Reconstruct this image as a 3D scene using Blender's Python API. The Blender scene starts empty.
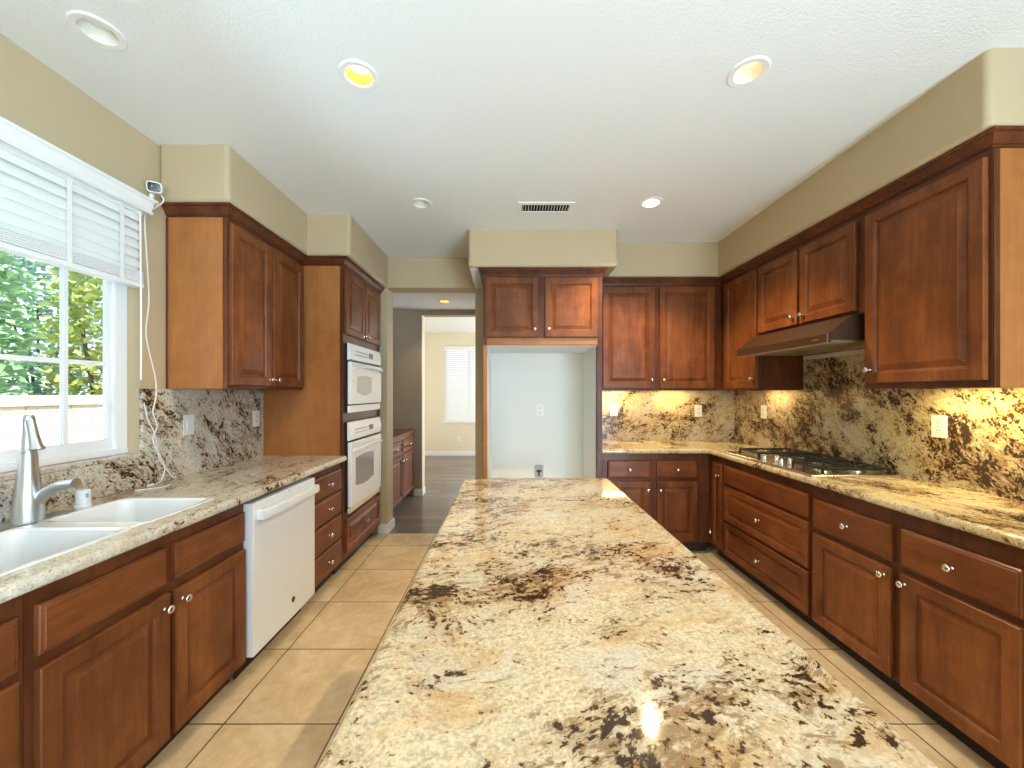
import bpy, bmesh, math, random
from mathutils import Vector, Matrix
R = math.radians
rnd = random.Random(7)
S = bpy.context.scene
C = S.collection

# ------------------------------------------------------------------ camera, sky, sun, exposure
H = 1.395                                   # eye height
cd = bpy.data.cameras.new('camera'); cam = bpy.data.objects.new('camera', cd); C.objects.link(cam)
cam.location = (0, 0, H); cam.rotation_euler = (R(90), 0, 0)
cd.sensor_width = 36; cd.lens = 388 / 1024 * 36; cd.clip_start = .02
cd.shift_x = 3 / 1024; cd.shift_y = 9 / 1024
S.camera = cam
S.view_settings.view_transform = 'Standard'; S.view_settings.look = 'None'
S.view_settings.gamma = 1; S.view_settings.use_curve_mapping = False
S.view_settings.exposure = 0.16
w = bpy.data.worlds.new('sky'); S.world = w; w.use_nodes = True
w.node_tree.nodes['Background'].inputs[0].default_value = (.80, .90, 1.0, 1)
w.node_tree.nodes['Background'].inputs[1].default_value = 2.5
sd = bpy.data.lights.new('sun', 'SUN'); sd.energy = 9; sd.angle = R(.6); sd.color = (1, .95, .86)
sun = bpy.data.objects.new('sun', sd); C.objects.link(sun)
sun.rotation_euler = Vector((-.52, .18, -.83)).to_track_quat('-Z', 'Y').to_euler()
cy = S.cycles
cy.use_denoising = True; cy.max_bounces = 10; cy.diffuse_bounces = 6; cy.glossy_bounces = 4
cy.transparent_max_bounces = 12; cy.caustics_reflective = False; cy.caustics_refractive = False
cy.sample_clamp_indirect = 6

def area(name, loc, rot, sx, sy, energy, color, parent=None, portal=False, disk=False, spread=180):
    d = bpy.data.lights.new(name, 'AREA'); d.shape = 'ELLIPSE' if disk else 'RECTANGLE'
    d.size = sx; d.size_y = sy; d.energy = energy; d.color = color; d.spread = R(spread)
    o = bpy.data.objects.new(name, d); C.objects.link(o); o.location = loc; o.rotation_euler = rot
    if parent: o.parent = parent
    if portal: d.cycles.is_portal = True
    return o
# added area lamps standing in for sky light and bounce, plus a portal
area('daylight_helper', (2.40, -1.85, 1.22), (0, R(90), 0), 2.3, 2.5, 108, (.60, .80, 1.0))  # added lamp at the unseen sliding door
area('patio_bounce_fill', (2.24, -1.85, .16), (0, R(150), 0), .5, 2.5, 215, (.57, .79, 1.0))  # added upward lamp, brightens the ceiling in place of patio bounce
area('daylight_helper', (1.35, -3.64, 1.45), (R(90), 0, 0), 1.6, 1.3, 85, (.62, .81, 1.0))  # added lamp at the unseen rear window
area('garden_bounce_fill', (-2.9, 1.45, .45), (0, R(-142), 0), 1.1, 2.8, 110, (.50, .78, 1.0))  # added upward lamp hidden below the sill, brightens the ceiling
area('daylight_helper', (-2.045, 1.46, 1.7), (0, R(-90), 0), 1.25, 1.05, 1, (1, 1, 1), portal=True)
area('daylight_helper', (1.865, 7.1, 1.4), (0, R(90), 0), 1.8, 2.3, 115, (1, .98, .96))  # added lamp at the unseen far room window

# ------------------------------------------------------------------ materials
def nt(name):
    m = bpy.data.materials.new(name); m.use_nodes = True
    t = m.node_tree; b = t.nodes['Principled BSDF']
    return m, t, b
def N(t, typ, **kw):
    n = t.nodes.new(typ)
    for k, v in kw.items():
        if hasattr(n, k): setattr(n, k, v)
        else: n.inputs[k].default_value = v
    return n
def L(t, a, b): t.links.new(a, b)
def ramp(t, fac, stops, interp='LINEAR'):
    n = t.nodes.new('ShaderNodeValToRGB'); e = n.color_ramp.elements; n.color_ramp.interpolation = interp
    while len(e) < len(stops): e.new(.5)
    for i, (p, c) in enumerate(stops):
        e[i].position = p; e[i].color = (*c, 1) if len(c) == 3 else c
    L(t, fac, n.inputs[0]); return n.outputs[0]
def math_(t, op, a, b=None, c=None):
    n = t.nodes.new('ShaderNodeMath'); n.operation = op
    for i, v in enumerate((a, b, c)):
        if v is None: continue
        if isinstance(v, (int, float)): n.inputs[i].default_value = v
        else: L(t, v, n.inputs[i])
    return n.outputs[0]
def mix(t, fac, a, b, mode='MIX'):
    n = t.nodes.new('ShaderNodeMix'); n.data_type = 'RGBA'; n.blend_type = mode
    for i, v in ((0, fac), (6, a), (7, b)):
        if isinstance(v, (int, float)): n.inputs[i].default_value = v
        elif isinstance(v, tuple): n.inputs[i].default_value = (*v, 1)
        else: L(t, v, n.inputs[i])
    return n.outputs[2]
def noise(t, vec, scale, detail=4, rough=.55, dist=0):
    n = N(t, 'ShaderNodeTexNoise', Scale=scale, Detail=detail, Roughness=rough, Distortion=dist)
    if vec is not None: L(t, vec, n.inputs['Vector'])
    return n.outputs[0]
def bump(t, b, h, strength, dist=.01):
    n = N(t, 'ShaderNodeBump', Strength=strength, Distance=dist); L(t, h, n.inputs['Height']); L(t, n.outputs[0], b.inputs['Normal'])
def mapping(t, vec, scale=(1, 1, 1), rot=(0, 0, 0), loc=(0, 0, 0)):
    n = N(t, 'ShaderNodeMapping'); n.inputs['Scale'].default_value = scale; n.inputs['Rotation'].default_value = rot
    n.inputs['Location'].default_value = loc; L(t, vec, n.inputs[0]); return n.outputs[0]

def plain(name, col, rough=.5, metal=0, bumps=0, bscale=200, spec=.5, coat=0, var=0):
    m, t, b = nt(name)
    b.inputs['Base Color'].default_value = (*col, 1); b.inputs['Roughness'].default_value = rough
    b.inputs['Metallic'].default_value = metal; b.inputs['Specular IOR Level'].default_value = spec
    b.inputs['Coat Weight'].default_value = coat; b.inputs['Coat Roughness'].default_value = .08
    tc = N(t, 'ShaderNodeTexCoord').outputs['Object']
    if var:
        f = noise(t, tc, 3, 3); L(t, mix(t, f, tuple(c * (1 - var) for c in col), tuple(min(1, c * (1 + var)) for c in col)), b.inputs['Base Color'])
    if bumps: bump(t, b, noise(t, tc, bscale, 3), bumps, .004)
    return m
def emit(name, col, s):
    m, t, b = nt(name); b.inputs['Base Color'].default_value = (*col, 1)
    b.inputs['Emission Color'].default_value = (*col, 1); b.inputs['Emission Strength'].default_value = s
    return m

def wood(name, dark, mid, light, axis=2, rough=.3, gscale=1.0):
    m, t, b = nt(name)
    tc = N(t, 'ShaderNodeTexCoord').outputs['Object']
    oi = N(t, 'ShaderNodeObjectInfo').outputs['Random']
    off = N(t, 'ShaderNodeCombineXYZ'); L(t, math_(t, 'MULTIPLY', oi, 17.0), off.inputs[0]); L(t, math_(t, 'MULTIPLY', oi, 9.0), off.inputs[1]); L(t, math_(t, 'MULTIPLY', oi, 5.0), off.inputs[2])
    va = N(t, 'ShaderNodeVectorMath', operation='ADD'); L(t, tc, va.inputs[0]); L(t, off.outputs[0], va.inputs[1])
    sc = [1, 1, 1]; sc[axis] = .07
    g = noise(t, mapping(t, va.outputs[0], tuple(sc)), 55 * gscale, 6, .6, .6)
    sc2 = [1, 1, 1]; sc2[axis] = .25
    big = noise(t, mapping(t, va.outputs[0], tuple(sc2)), 5.5 * gscale, 4, .55, .8)
    blot = noise(t, va.outputs[0], 9, 5, .6)
    f = math_(t, 'ADD', math_(t, 'MULTIPLY', g, .26), math_(t, 'ADD', math_(t, 'MULTIPLY', big, .44), math_(t, 'MULTIPLY', blot, .30)))
    col = ramp(t, f, [(.34, dark), (.5, mid), (.66, light)])
    sh = math_(t, 'ADD', math_(t, 'MULTIPLY', oi, .22), .89)
    cc = N(t, 'ShaderNodeCombineXYZ'); [L(t, sh, cc.inputs[i]) for i in range(3)]
    L(t, mix(t, 1.0, col, cc.outputs[0], 'MULTIPLY'), b.inputs['Base Color'])
    b.inputs['Roughness'].default_value = rough; b.inputs['Specular IOR Level'].default_value = .26; b.inputs['Coat Weight'].default_value = .06; b.inputs['Coat Roughness'].default_value = .18
    bump(t, b, g, .05, .002)
    return m

def granite(name, rot=(0, 0, 0), stretch=(1, 2, 1), amount=0.0, cream=(.76, .62, .37), warm=.5, scale=1.0, rough=.055, reg=.55):
    """cream stone with drifting dark brown and black mineral clusters, gold stains and fine specks"""
    m, t, b = nt(name)
    tc = N(t, 'ShaderNodeTexCoord').outputs['Object']
    p = mapping(t, tc, tuple(scale for _ in range(3)), rot)
    wv = N(t, 'ShaderNodeTexNoise', Scale=3.0, Detail=3); L(t, p, wv.inputs['Vector'])
    wp = N(t, 'ShaderNodeVectorMath', operation='MULTIPLY_ADD'); L(t, wv.outputs['Color'], wp.inputs[0]); wp.inputs[1].default_value = (.16, .16, .16); L(t, p, wp.inputs[2])
    q = mapping(t, wp.outputs[0], stretch)
    region = noise(t, q, 2.6, 3, .55)
    clus = noise(t, q, 12.0, 6, .66, .4)
    grain = noise(t, mapping(t, wp.outputs[0], (1, 1.3, 1)), 62, 4, .65)
    grain2 = noise(t, p, 150, 3, .7)
    gold = noise(t, q, 5.5, 6, .68)
    grey = noise(t, mapping(t, q, (1, 1, 1), (0, 0, 0), (7, 3, 1)), 3.4, 5, .62)
    base = mix(t, ramp(t, math_(t, 'ADD', math_(t, 'MULTIPLY', grain, .5), math_(t, 'MULTIPLY', grain2, .5)), [(.40, (0, 0, 0)), (.58, (1, 1, 1))]), tuple(c * .62 for c in cream), tuple(min(.95, c * 1.16) for c in cream))
    base = mix(t, math_(t, 'MULTIPLY', ramp(t, grey, [(.50, (0, 0, 0)), (.66, (1, 1, 1))]), .55), base, (.56, .54, .48))
    base = mix(t, math_(t, 'MULTIPLY', ramp(t, gold, [(.50, (0, 0, 0)), (.66, (1, 1, 1))]), warm), base, (.50, .27, .07))
    sp = ramp(t, math_(t, 'ADD', grain, math_(t, 'MULTIPLY', math_(t, 'SUBTRACT', region, .5), .5)), [(.57, (0, 0, 0)), (.66, (1, 1, 1))])
    base = mix(t, math_(t, 'MULTIPLY', sp, .68), base, (.22, .115, .045))
    stk = noise(t, mapping(t, q, (1, 1.25, 1), (0, 0, 0), (3, 9, 4)), 24, 6, .7, .5)
    stv = math_(t, 'ADD', stk, math_(t, 'MULTIPLY', math_(t, 'SUBTRACT', region, .5), .55))
    base = mix(t, math_(t, 'MULTIPLY', ramp(t, math_(t, 'ADD', stv, amount * .8), [(.575, (0, 0, 0)), (.655, (1, 1, 1))]), .74), base, mix(t, grey, (.13, .065, .024), (.27, .145, .055)))
    s = math_(t, 'ADD', math_(t, 'MULTIPLY', region, reg), math_(t, 'ADD', math_(t, 'MULTIPLY', clus, .62), math_(t, 'MULTIPLY', grain, .62)))
    s = math_(t, 'ADD', s, amount - reg * .5 - .62)
    halo = ramp(t, math_(t, 'ADD', s, .5), [(.56, (0, 0, 0)), (.66, (1, 1, 1))])
    base = mix(t, math_(t, 'MULTIPLY', halo, .66), base, (.33, .17, .055))
    n = t.nodes.new('ShaderNodeMapRange'); n.inputs['From Min'].default_value = .125; n.inputs['From Max'].default_value = .165; L(t, s, n.inputs['Value'])
    base = mix(t, math_(t, 'MULTIPLY', n.outputs[0], .95), base, mix(t, grain2, (.010, .007, .005), (.05, .026, .014)))
    L(t, base, b.inputs['Base Color'])
    rr = ramp(t, noise(t, tc, 5, 4), [(.3, (rough * .7,) * 3), (.7, (rough * 1.6,) * 3)]); L(t, rr, b.inputs['Roughness'])
    return m

def tile_mat():
    m, t, b = nt('floor_tile')
    tc = N(t, 'ShaderNodeTexCoord').outputs['Object']; s = N(t, 'ShaderNodeSeparateXYZ'); L(t, tc, s.inputs[0])
    P = .478
    u = math_(t, 'DIVIDE', math_(t, 'ADD', s.outputs[0], 1.202 + P * 20), P); v = math_(t, 'DIVIDE', math_(t, 'ADD', s.outputs[1], -1.635 + P * 20), P)
    def line(x): return math_(t, 'ABSOLUTE', math_(t, 'SUBTRACT', math_(t, 'FRACT', x), .5))
    d = math_(t, 'MAXIMUM', line(u), line(v))
    grout = N(t, 'ShaderNodeMapRange'); grout.inputs['From Min'].default_value = .4925; grout.inputs['From Max'].default_value = .4945; L(t, d, grout.inputs['Value'])
    cid = N(t, 'ShaderNodeCombineXYZ'); L(t, math_(t, 'FLOOR', u), cid.inputs[0]); L(t, math_(t, 'FLOOR', v), cid.inputs[1])
    wn = N(t, 'ShaderNodeTexWhiteNoise', noise_dimensions='3D'); L(t, cid.outputs[0], wn.inputs['Vector'])
    vv = N(t, 'ShaderNodeVectorMath', operation='MULTIPLY_ADD'); L(t, wn.outputs['Color'], vv.inputs[0]); vv.inputs[1].default_value = (9, 9, 9); L(t, tc, vv.inputs[2])
    f = noise(t, vv.outputs[0], 5, 7, .62, .6); f2 = noise(t, vv.outputs[0], 28, 4, .6)
    col = ramp(t, math_(t, 'ADD', math_(t, 'MULTIPLY', f, .75), math_(t, 'MULTIPLY', f2, .25)), [(.34, (.56, .40, .215)), (.5, (.70, .53, .31)), (.64, (.80, .65, .42))])
    col = mix(t, math_(t, 'MULTIPLY', wn.outputs[0], .14), col, (.42, .27, .13))
    L(t, mix(t, grout.outputs[0], col, (.085, .055, .035)), b.inputs['Base Color'])
    b.inputs['Roughness'].default_value = .34
    bump(t, b, math_(t, 'SUBTRACT', 1.0, grout.outputs[0]), .35, .004)
    return m
def plank_mat():
    m, t, b = nt('hall_planks')
    tc = N(t, 'ShaderNodeTexCoord').outputs['Object']; s = N(t, 'ShaderNodeSeparateXYZ'); L(t, tc, s.inputs[0])
    v = math_(t, 'DIVIDE', s.outputs[1], .13); row = math_(t, 'FLOOR', v)
    wn = N(t, 'ShaderNodeTexWhiteNoise', noise_dimensions='1D'); L(t, row, wn.inputs['W'])
    u = math_(t, 'ADD', math_(t, 'DIVIDE', s.outputs[0], 1.2), math_(t, 'MULTIPLY', wn.outputs[0], 5))
    wn2 = N(t, 'ShaderNodeTexWhiteNoise', noise_dimensions='2D'); cb = N(t, 'ShaderNodeCombineXYZ'); L(t, row, cb.inputs[0]); L(t, math_(t, 'FLOOR', u), cb.inputs[1]); L(t, cb.outputs[0], wn2.inputs['Vector'])
    gap = math_(t, 'GREATER_THAN', math_(t, 'ABSOLUTE', math_(t, 'SUBTRACT', math_(t, 'FRACT', v), .5)), .485)
    g = noise(t, mapping(t, tc, (.08, 1, 1)), 60, 5, .6)
    col = mix(t, math_(t, 'ADD', math_(t, 'MULTIPLY', g, .6), math_(t, 'MULTIPLY', wn2.outputs[0], .4)), (.07, .055, .048), (.28, .225, .19))
    L(t, mix(t, gap, col, (.012, .008, .006)), b.inputs['Base Color']); b.inputs['Roughness'].default_value = .3
    bump(t, b, math_(t, 'SUBTRACT', g, gap), .12, .003)
    return m
def block_mat():
    m, t, b = nt('stone_block')
    tc = N(t, 'ShaderNodeTexCoord').outputs['Object']; s = N(t, 'ShaderNodeSeparateXYZ'); L(t, tc, s.inputs[0])
    cb = N(t, 'ShaderNodeCombineXYZ'); L(t, s.outputs[1], cb.inputs[0]); L(t, s.outputs[2], cb.inputs[1])
    br = N(t, 'ShaderNodeTexBrick'); L(t, cb.outputs[0], br.inputs['Vector'])
    br.inputs['Scale'].default_value = 1; br.inputs['Brick Width'].default_value = .41; br.inputs['Row Height'].default_value = .2
    br.inputs['Mortar Size'].default_value = .006; br.inputs['Color1'].default_value = (.74, .68, .58, 1); br.inputs['Color2'].default_value = (.80, .74, .64, 1); br.inputs['Mortar'].default_value = (.40, .36, .31, 1)
    f = noise(t, tc, 34, 5, .7)
    L(t, mix(t, .6, br.outputs[0], ramp(t, f, [(.35, (.58, .52, .46)), (.62, (1, 1, 1))]), 'MULTIPLY'), b.inputs['Base Color'])
    b.inputs['Roughness'].default_value = .9; bump(t, b, f, .6, .02)
    return m
def leaf_mat(name, a, bb):
    m, t, b = nt(name)
    tc = N(t, 'ShaderNodeTexCoord').outputs['Object']
    L(t, mix(t, ramp(t, noise(t, tc, 7, 3), [(.35, (0, 0, 0)), (.65, (1, 1, 1))]), a, bb), b.inputs['Base Color'])
    b.inputs['Roughness'].default_value = .38
    tr = N(t, 'ShaderNodeBsdfTranslucent'); L(t, b.inputs['Base Color'].links[0].from_socket, tr.inputs[0])
    mx = N(t, 'ShaderNodeMixShader'); mx.inputs[0].default_value = .3
    L(t, b.outputs[0], mx.inputs[1]); L(t, tr.outputs[0], mx.inputs[2]); L(t, mx.outputs[0], t.nodes['Material Output'].inputs[0])
    return m
def glass_mat():
    m, t, b = nt('window_glass'); t.nodes.remove(b)
    tr = N(t, 'ShaderNodeBsdfTransparent'); tr.inputs[0].default_value = (.95, .97, .97, 1)
    gl = N(t, 'ShaderNodeBsdfGlossy'); gl.inputs['Roughness'].default_value = .02
    fr = N(t, 'ShaderNodeFresnel'); fr.inputs[0].default_value = 1.3
    mx = N(t, 'ShaderNodeMixShader'); L(t, fr.outputs[0], mx.inputs[0]); L(t, tr.outputs[0], mx.inputs[1]); L(t, gl.outputs[0], mx.inputs[2])
    L(t, mx.outputs[0], t.nodes['Material Output'].inputs[0]); return m

M = {}
M['wall'] = plain('beige_paint', (.50, .405, .255), .6, bumps=.12, bscale=160)
M['hallwall_shaded'] = plain('shaded_hall_paint', (.36, .30, .225), .6, bumps=.12, bscale=160)  # wall colour darkened to hold the hall's shade
M['farwall'] = plain('cream_paint', (.74, .67, .52), .6, bumps=.1, bscale=160)
M['ceil'] = plain('ceiling_paint', (.78, .82, .82), .55, bumps=.5, bscale=110)
M['white_wall'] = plain('alcove_paint', (.74, .76, .73), .6, bumps=.1, bscale=160)
M['trim'] = plain('white_trim', (.80, .80, .77), .35)
M['vinyl'] = plain('white_vinyl', (.80, .83, .86), .35)
M['blind'] = plain('white_blind', (.82, .84, .82), .4)
M['white'] = plain('appliance_white', (.80, .835, .87), .22, coat=.3)
M['ivory'] = plain('cream_metal', (.72, .66, .48), .3)
M['porcelain'] = plain('white_porcelain', (.86, .88, .89), .1, coat=.5)
M['plastic'] = plain('white_plastic', (.84, .83, .79), .35)
M['slot'] = plain('outlet_slot', (.12, .11, .10), .5)
M['nickel'] = plain('satin_nickel', (.74, .71, .67), .24, 1)
M['chrome'] = plain('brushed_steel', (.62, .66, .70), .3, 1)
M['steel'] = plain('cooktop_steel', (.66, .62, .56), .25, 1)
M['iron'] = plain('cast_iron', (.008, .008, .009), .6, spec=.25)
M['black'] = plain('black_gloss', (.012, .012, .014), .12)
M['darkgap'] = plain('black_gasket', (.01, .01, .011), .7)
M['hood'] = plain('bronze_enamel', (.070, .038, .022), .32, .35)
M['hoodrim'] = plain('hood_edge', (.40, .30, .2), .3, .8)
M['filter'] = plain('hood_filter', (.36, .30, .20), .45, .5)
M['hoodrail'] = plain('hood_rail', (.62, .62, .58), .4)
M['ovenglass'] = plain('oven_glass', (.20, .205, .21), .1, coat=.5)
M['display'] = plain('display_glass', (.02, .03, .03), .1)
M['mark'] = plain('grey_print', (.35, .36, .37), .5)
M['badge'] = plain('badge_metal', (.09, .09, .10), .3, .7)
M['lens_off'] = plain('frosted_lens', (.78, .82, .82), .3)
M['reflector'] = plain('downlight_reflector', (.80, .79, .72), .25)
M['reflector_glow'] = plain('glow_tinted_reflector', (.92, .55, .03), .3)  # warm lamp glow put into the reflector colour
M['bulb_on'] = emit('lamp_bright', (1, .72, .36), 22)
M['bulb_mid'] = emit('lamp_warm', (1, .78, .42), 8)
M['bulb_dim'] = emit('lamp_dim', (1, .70, .36), 1.05)
M['strip_on'] = emit('strip_lamp', (1, .78, .42), 9)
M['duct'] = plain('duct_dark', (.015, .014, .013), .9)
M['cord'] = plain('white_cord', (.80, .80, .78), .45)
M['greybox'] = plain('grey_box', (.40, .42, .42), .4)
M['wood'] = wood('cherry_wood', (.078, .020, .006), (.162, .049, .0135), (.265, .090, .026), rough=.36)
M['woodh'] = wood('cherry_wood_cross', (.078, .020, .006), (.162, .047, .0135), (.255, .084, .025), axis=0, rough=.36)
M['frame'] = wood('cherry_frame', (.050, .0135, .005), (.098, .028, .009), (.160, .050, .016), rough=.38)
M['veneer_lit'] = wood('lit_pale_veneer', (.26, .094, .026), (.345, .132, .039), (.42, .175, .056), gscale=.6, rough=.34)  # paler end veneer, partly light put into the wood colour
M['tan'] = wood('tan_frame', (.26, .10, .032), (.36, .15, .05), (.44, .2, .07), axis=0)
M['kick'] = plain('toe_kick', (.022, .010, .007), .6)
M['hallwood'] = wood('hall_cabinet_wood', (.12, .045, .028), (.19, .075, .045), (.26, .105, .062))
M['granite_island'] = granite('granite_island', (0, 0, R(-20)), (1, 1.7, 1), .060, cream=(.64, .53, .355), warm=.6, reg=.42)
M['granite_left'] = granite('granite_left', (0, 0, R(70)), (1, 1.7, 1), .045, cream=(.66, .61, .50), warm=.4)
M['granite_right'] = granite('granite_right', (0, 0, R(75)), (1, 1.9, 1), .065, cream=(.64, .54, .33))
M['splash_left'] = granite('granite_splash_left', (R(-42), 0, 0), (1, 1.8, 1), .068, cream=(.66, .63, .54), warm=.25, rough=.12)
M['splash_right'] = granite('granite_splash_right', (R(40), 0, 0), (1, 1.5, 1), .10, cream=(.62, .53, .33), warm=.4, rough=.12, reg=.45)
M['splash_back'] = granite('granite_splash_back', (0, R(30), 0), (1, 1, 1.5), .065, cream=(.64, .53, .32), warm=.5, rough=.12)
M['tile'] = tile_mat(); M['planks'] = plank_mat(); M['block'] = block_mat(); M['glass'] = glass_mat()
M['ground'] = plain('garden_path', (.48, .44, .38), .9, bumps=.4, bscale=40, var=.2)
M['leaf'] = leaf_mat('green_leaf', (.20, .38, .20), (.42, .60, .36))
M['leaf2'] = leaf_mat('blue_green_leaf', (.17, .34, .25), (.38, .56, .44))
M['leaf3'] = leaf_mat('yellow_green_leaf', (.38, .50, .14), (.58, .62, .24))
M['bark'] = plain('bark', (.13, .09, .06), .9, bumps=.5, bscale=30)

# ------------------------------------------------------------------ mesh helpers
def nb(): return bmesh.new()
def bx(bm, x0, x1, y0, y1, z0, z1, bev=0, seg=2, mat=None):
    r = bmesh.ops.create_cube(bm, size=1); vs = r['verts']
    for v in vs:
        v.co = Vector((x0 + (v.co.x + .5) * (x1 - x0), y0 + (v.co.y + .5) * (y1 - y0), z0 + (v.co.z + .5) * (z1 - z0)))
    if bev:
        es = list({e for v in vs for e in v.link_edges})
        r2 = bmesh.ops.bevel(bm, geom=es, offset=bev, segments=seg, affect='EDGES', profile=.5)
        vs = list({v for f in r2['faces'] for v in f.verts} | {v for v in vs if v.is_valid})
    if mat is not None:
        for v in vs: v.co = mat @ v.co
    return vs
def loops(bm, ls, cap0=True, cap1=True):
    rows = [[bm.verts.new(p) for p in l] for l in ls]
    n = len(rows[0])
    for a, b in zip(rows, rows[1:]):
        for i in range(n): bm.faces.new((a[i], a[(i + 1) % n], b[(i + 1) % n], b[i]))
    if cap0: bm.faces.new(rows[0])
    if cap1: bm.faces.new(rows[-1][::-1])
    return rows
def lathe(bm, prof, seg=24, mat=Matrix(), sx=1, sy=1):
    ls = []
    for r, z in prof:
        r = max(r, 1e-4)
        ls.append([mat @ Vector((r * sx * math.cos(2 * math.pi * i / seg), r * sy * math.sin(2 * math.pi * i / seg), z)) for i in range(seg)])
    return loops(bm, ls)
def tube(bm, pts, rad, seg=10, flat=1.0):
    pts = [Vector(p) for p in pts]; n = len(pts)
    rs = rad if isinstance(rad, (list, tuple)) else [rad] * n
    t0 = (pts[1] - pts[0]).normalized(); up = Vector((0, 0, 1)) if abs(t0.z) < .9 else Vector((1, 0, 0))
    s = t0.cross(up).normalized(); ls = []
    for i in range(n):
        t = ((pts[min(i + 1, n - 1)] - pts[i]).normalized() + (pts[i] - pts[max(i - 1, 0)]).normalized())
        t = t.normalized() if t.length > 1e-6 else t0
        s = (s - t * s.dot(t)).normalized(); u = s.cross(t)
        ls.append([pts[i] + (s * math.cos(2 * math.pi * k / seg) + u * math.sin(2 * math.pi * k / seg) * flat) * rs[i] for k in range(seg)])
    return loops(bm, ls)
def smooth_path(pts, k=6):
    pts = [Vector(p) for p in pts]; out = []
    for i in range(len(pts) - 1):
        p0 = pts[max(i - 1, 0)]; p1 = pts[i]; p2 = pts[i + 1]; p3 = pts[min(i + 2, len(pts) - 1)]
        for j in range(k):
            t = j / k
            out.append(.5 * ((2 * p1) + (p2 - p0) * t + (2 * p0 - 5 * p1 + 4 * p2 - p3) * t * t + (3 * p1 - p0 - 3 * p2 + p3) * t ** 3))
    return out + [pts[-1]]
def prism(bm, poly, lo, hi, axis=2):
    """poly in the two other axes, extruded along axis"""
    def P(a, b, c): return Vector((c, a, b)) if axis == 0 else Vector((a, c, b)) if axis == 1 else Vector((a, b, c))
    return loops(bm, [[P(a, b, lo) for a, b in poly], [P(a, b, hi) for a, b in poly]])
def cells(bm, xs, ys, skip, z0, z1):
    nx, ny = len(xs) - 1, len(ys) - 1
    ok = lambda i, j: 0 <= i < nx and 0 <= j < ny and (i, j) not in skip
    vt, vb = {}, {}
    def T(i, j): return vt.setdefault((i, j), None) or vt.__setitem__((i, j), bm.verts.new((xs[i], ys[j], z1))) or vt[(i, j)]
    def B(i, j): return vb.setdefault((i, j), None) or vb.__setitem__((i, j), bm.verts.new((xs[i], ys[j], z0))) or vb[(i, j)]
    for i in range(nx):
        for j in range(ny):
            if not ok(i, j): continue
            c = [(i, j), (i + 1, j), (i + 1, j + 1), (i, j + 1)]
            bm.faces.new([T(*k) for k in c]); bm.faces.new([B(*k) for k in reversed(c)])
            for (di, dj, a, b) in ((0, -1, 0, 1), (1, 0, 1, 2), (0, 1, 2, 3), (-1, 0, 3, 0)):
                if not ok(i + di, j + dj): bm.faces.new((T(*c[b]), T(*c[a]), B(*c[a]), B(*c[b])))
def bevel_where(bm, test, off, seg=4):
    es = [e for e in bm.edges if test(e.verts[0].co, e.verts[1].co) and len(e.link_faces) == 2 and e.link_faces[0].normal.angle(e.link_faces[1].normal, 0) > .3]
    bmesh.ops.bevel(bm, geom=es, offset=off, segments=seg, affect='EDGES', profile=.5)
def sweep(bm, path, prof):
    """profile (outward, z) along a plan path; outward is to the right of the direction"""
    path = [Vector(p) for p in path]; n = len(path); ls = []
    for i, p in enumerate(path):
        nn = []
        if i > 0: d = (p - path[i - 1]).normalized(); nn.append(Vector((d.y, -d.x)))
        if i < n - 1: d = (path[i + 1] - p).normalized(); nn.append(Vector((d.y, -d.x)))
        m = sum(nn, Vector((0, 0)))
        if len(nn) == 2: m = m / (1 + nn[0].dot(nn[1]))
        ls.append([Vector((p.x + m.x * o, p.y + m.y * o, z)) for o, z in prof])
    loops(bm, ls)
def rrect(cx, cy, w_, h_, r, n=5):
    out = []
    for (sx, sy, a0) in ((1, 1, 0), (-1, 1, 90), (-1, -1, 180), (1, -1, 270)):
        for k in range(n + 1):
            a = R(a0 + 90 * k / n); out.append((cx + sx * (w_ / 2 - r) + r * math.cos(a), cy + sy * (h_ / 2 - r) + r * math.sin(a)))
    return out
def obj(name, bm, m, parent=None, ang=35, flat=False):
    bmesh.ops.recalc_face_normals(bm, faces=bm.faces)
    me = bpy.data.meshes.new(name); bm.to_mesh(me); bm.free()
    me.materials.append(M[m] if isinstance(m, str) else m)
    if not flat:
        me.shade_smooth(); me.set_sharp_from_angle(angle=R(ang))
    o = bpy.data.objects.new(name, me); C.objects.link(o)
    if not flat: wn = o.modifiers.new('weighted_normal', 'WEIGHTED_NORMAL'); wn.keep_sharp = True; wn.weight = 80
    if parent: o.parent = parent
    return o
def tag(o, label, cat, group=None, kind=None):
    o['label'] = label; o['category'] = cat
    if group: o['group'] = group
    if kind: o['kind'] = kind
    return o
def thing(name, label, cat, loc=(0, 0, 0), rz=0, group=None):
    o = bpy.data.objects.new(name, None); C.objects.link(o); o.empty_display_size = .05
    o.location = loc; o.rotation_euler = (0, 0, rz)
    return tag(o, label, cat, group)
def struct(name, bm, m, label=None, parent=None):
    o = obj(name, bm, m, parent); o['kind'] = 'structure'
    if label: o['label'] = label
    return o
def dup(root, loc, rz, label, group=None):
    r = root.copy(); C.objects.link(r); r.location = loc; r.rotation_euler = (0, 0, rz) if not hasattr(rz, 'x') else rz
    r['label'] = label
    if group: r['group'] = group
    for ch in list(root.children):
        c = ch.copy(); C.objects.link(c); c.parent = r
        for g in list(ch.children):
            d = g.copy(); C.objects.link(d); d.parent = c
    return r

# ------------------------------------------------------------------ the room
XL, XR, CZ = -1.905, 2.292, 2.743            # left wall, right wall, ceiling
YB, YB2, YR = 3.86, 3.93, -3.6              # back wall (doorway part), back wall behind the cabinets, rear wall
SZ = 2.437                                   # underside of the soffits
LIGHTS = [(-1.531, 1.446), (-.636, 1.646), (1.005, 1.631), (-.626, 2.761), (1.005, 2.747), (-.63, -.9), (1.005, -.9)]
VENT = (.062, .468, 2.735, 2.905)

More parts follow.
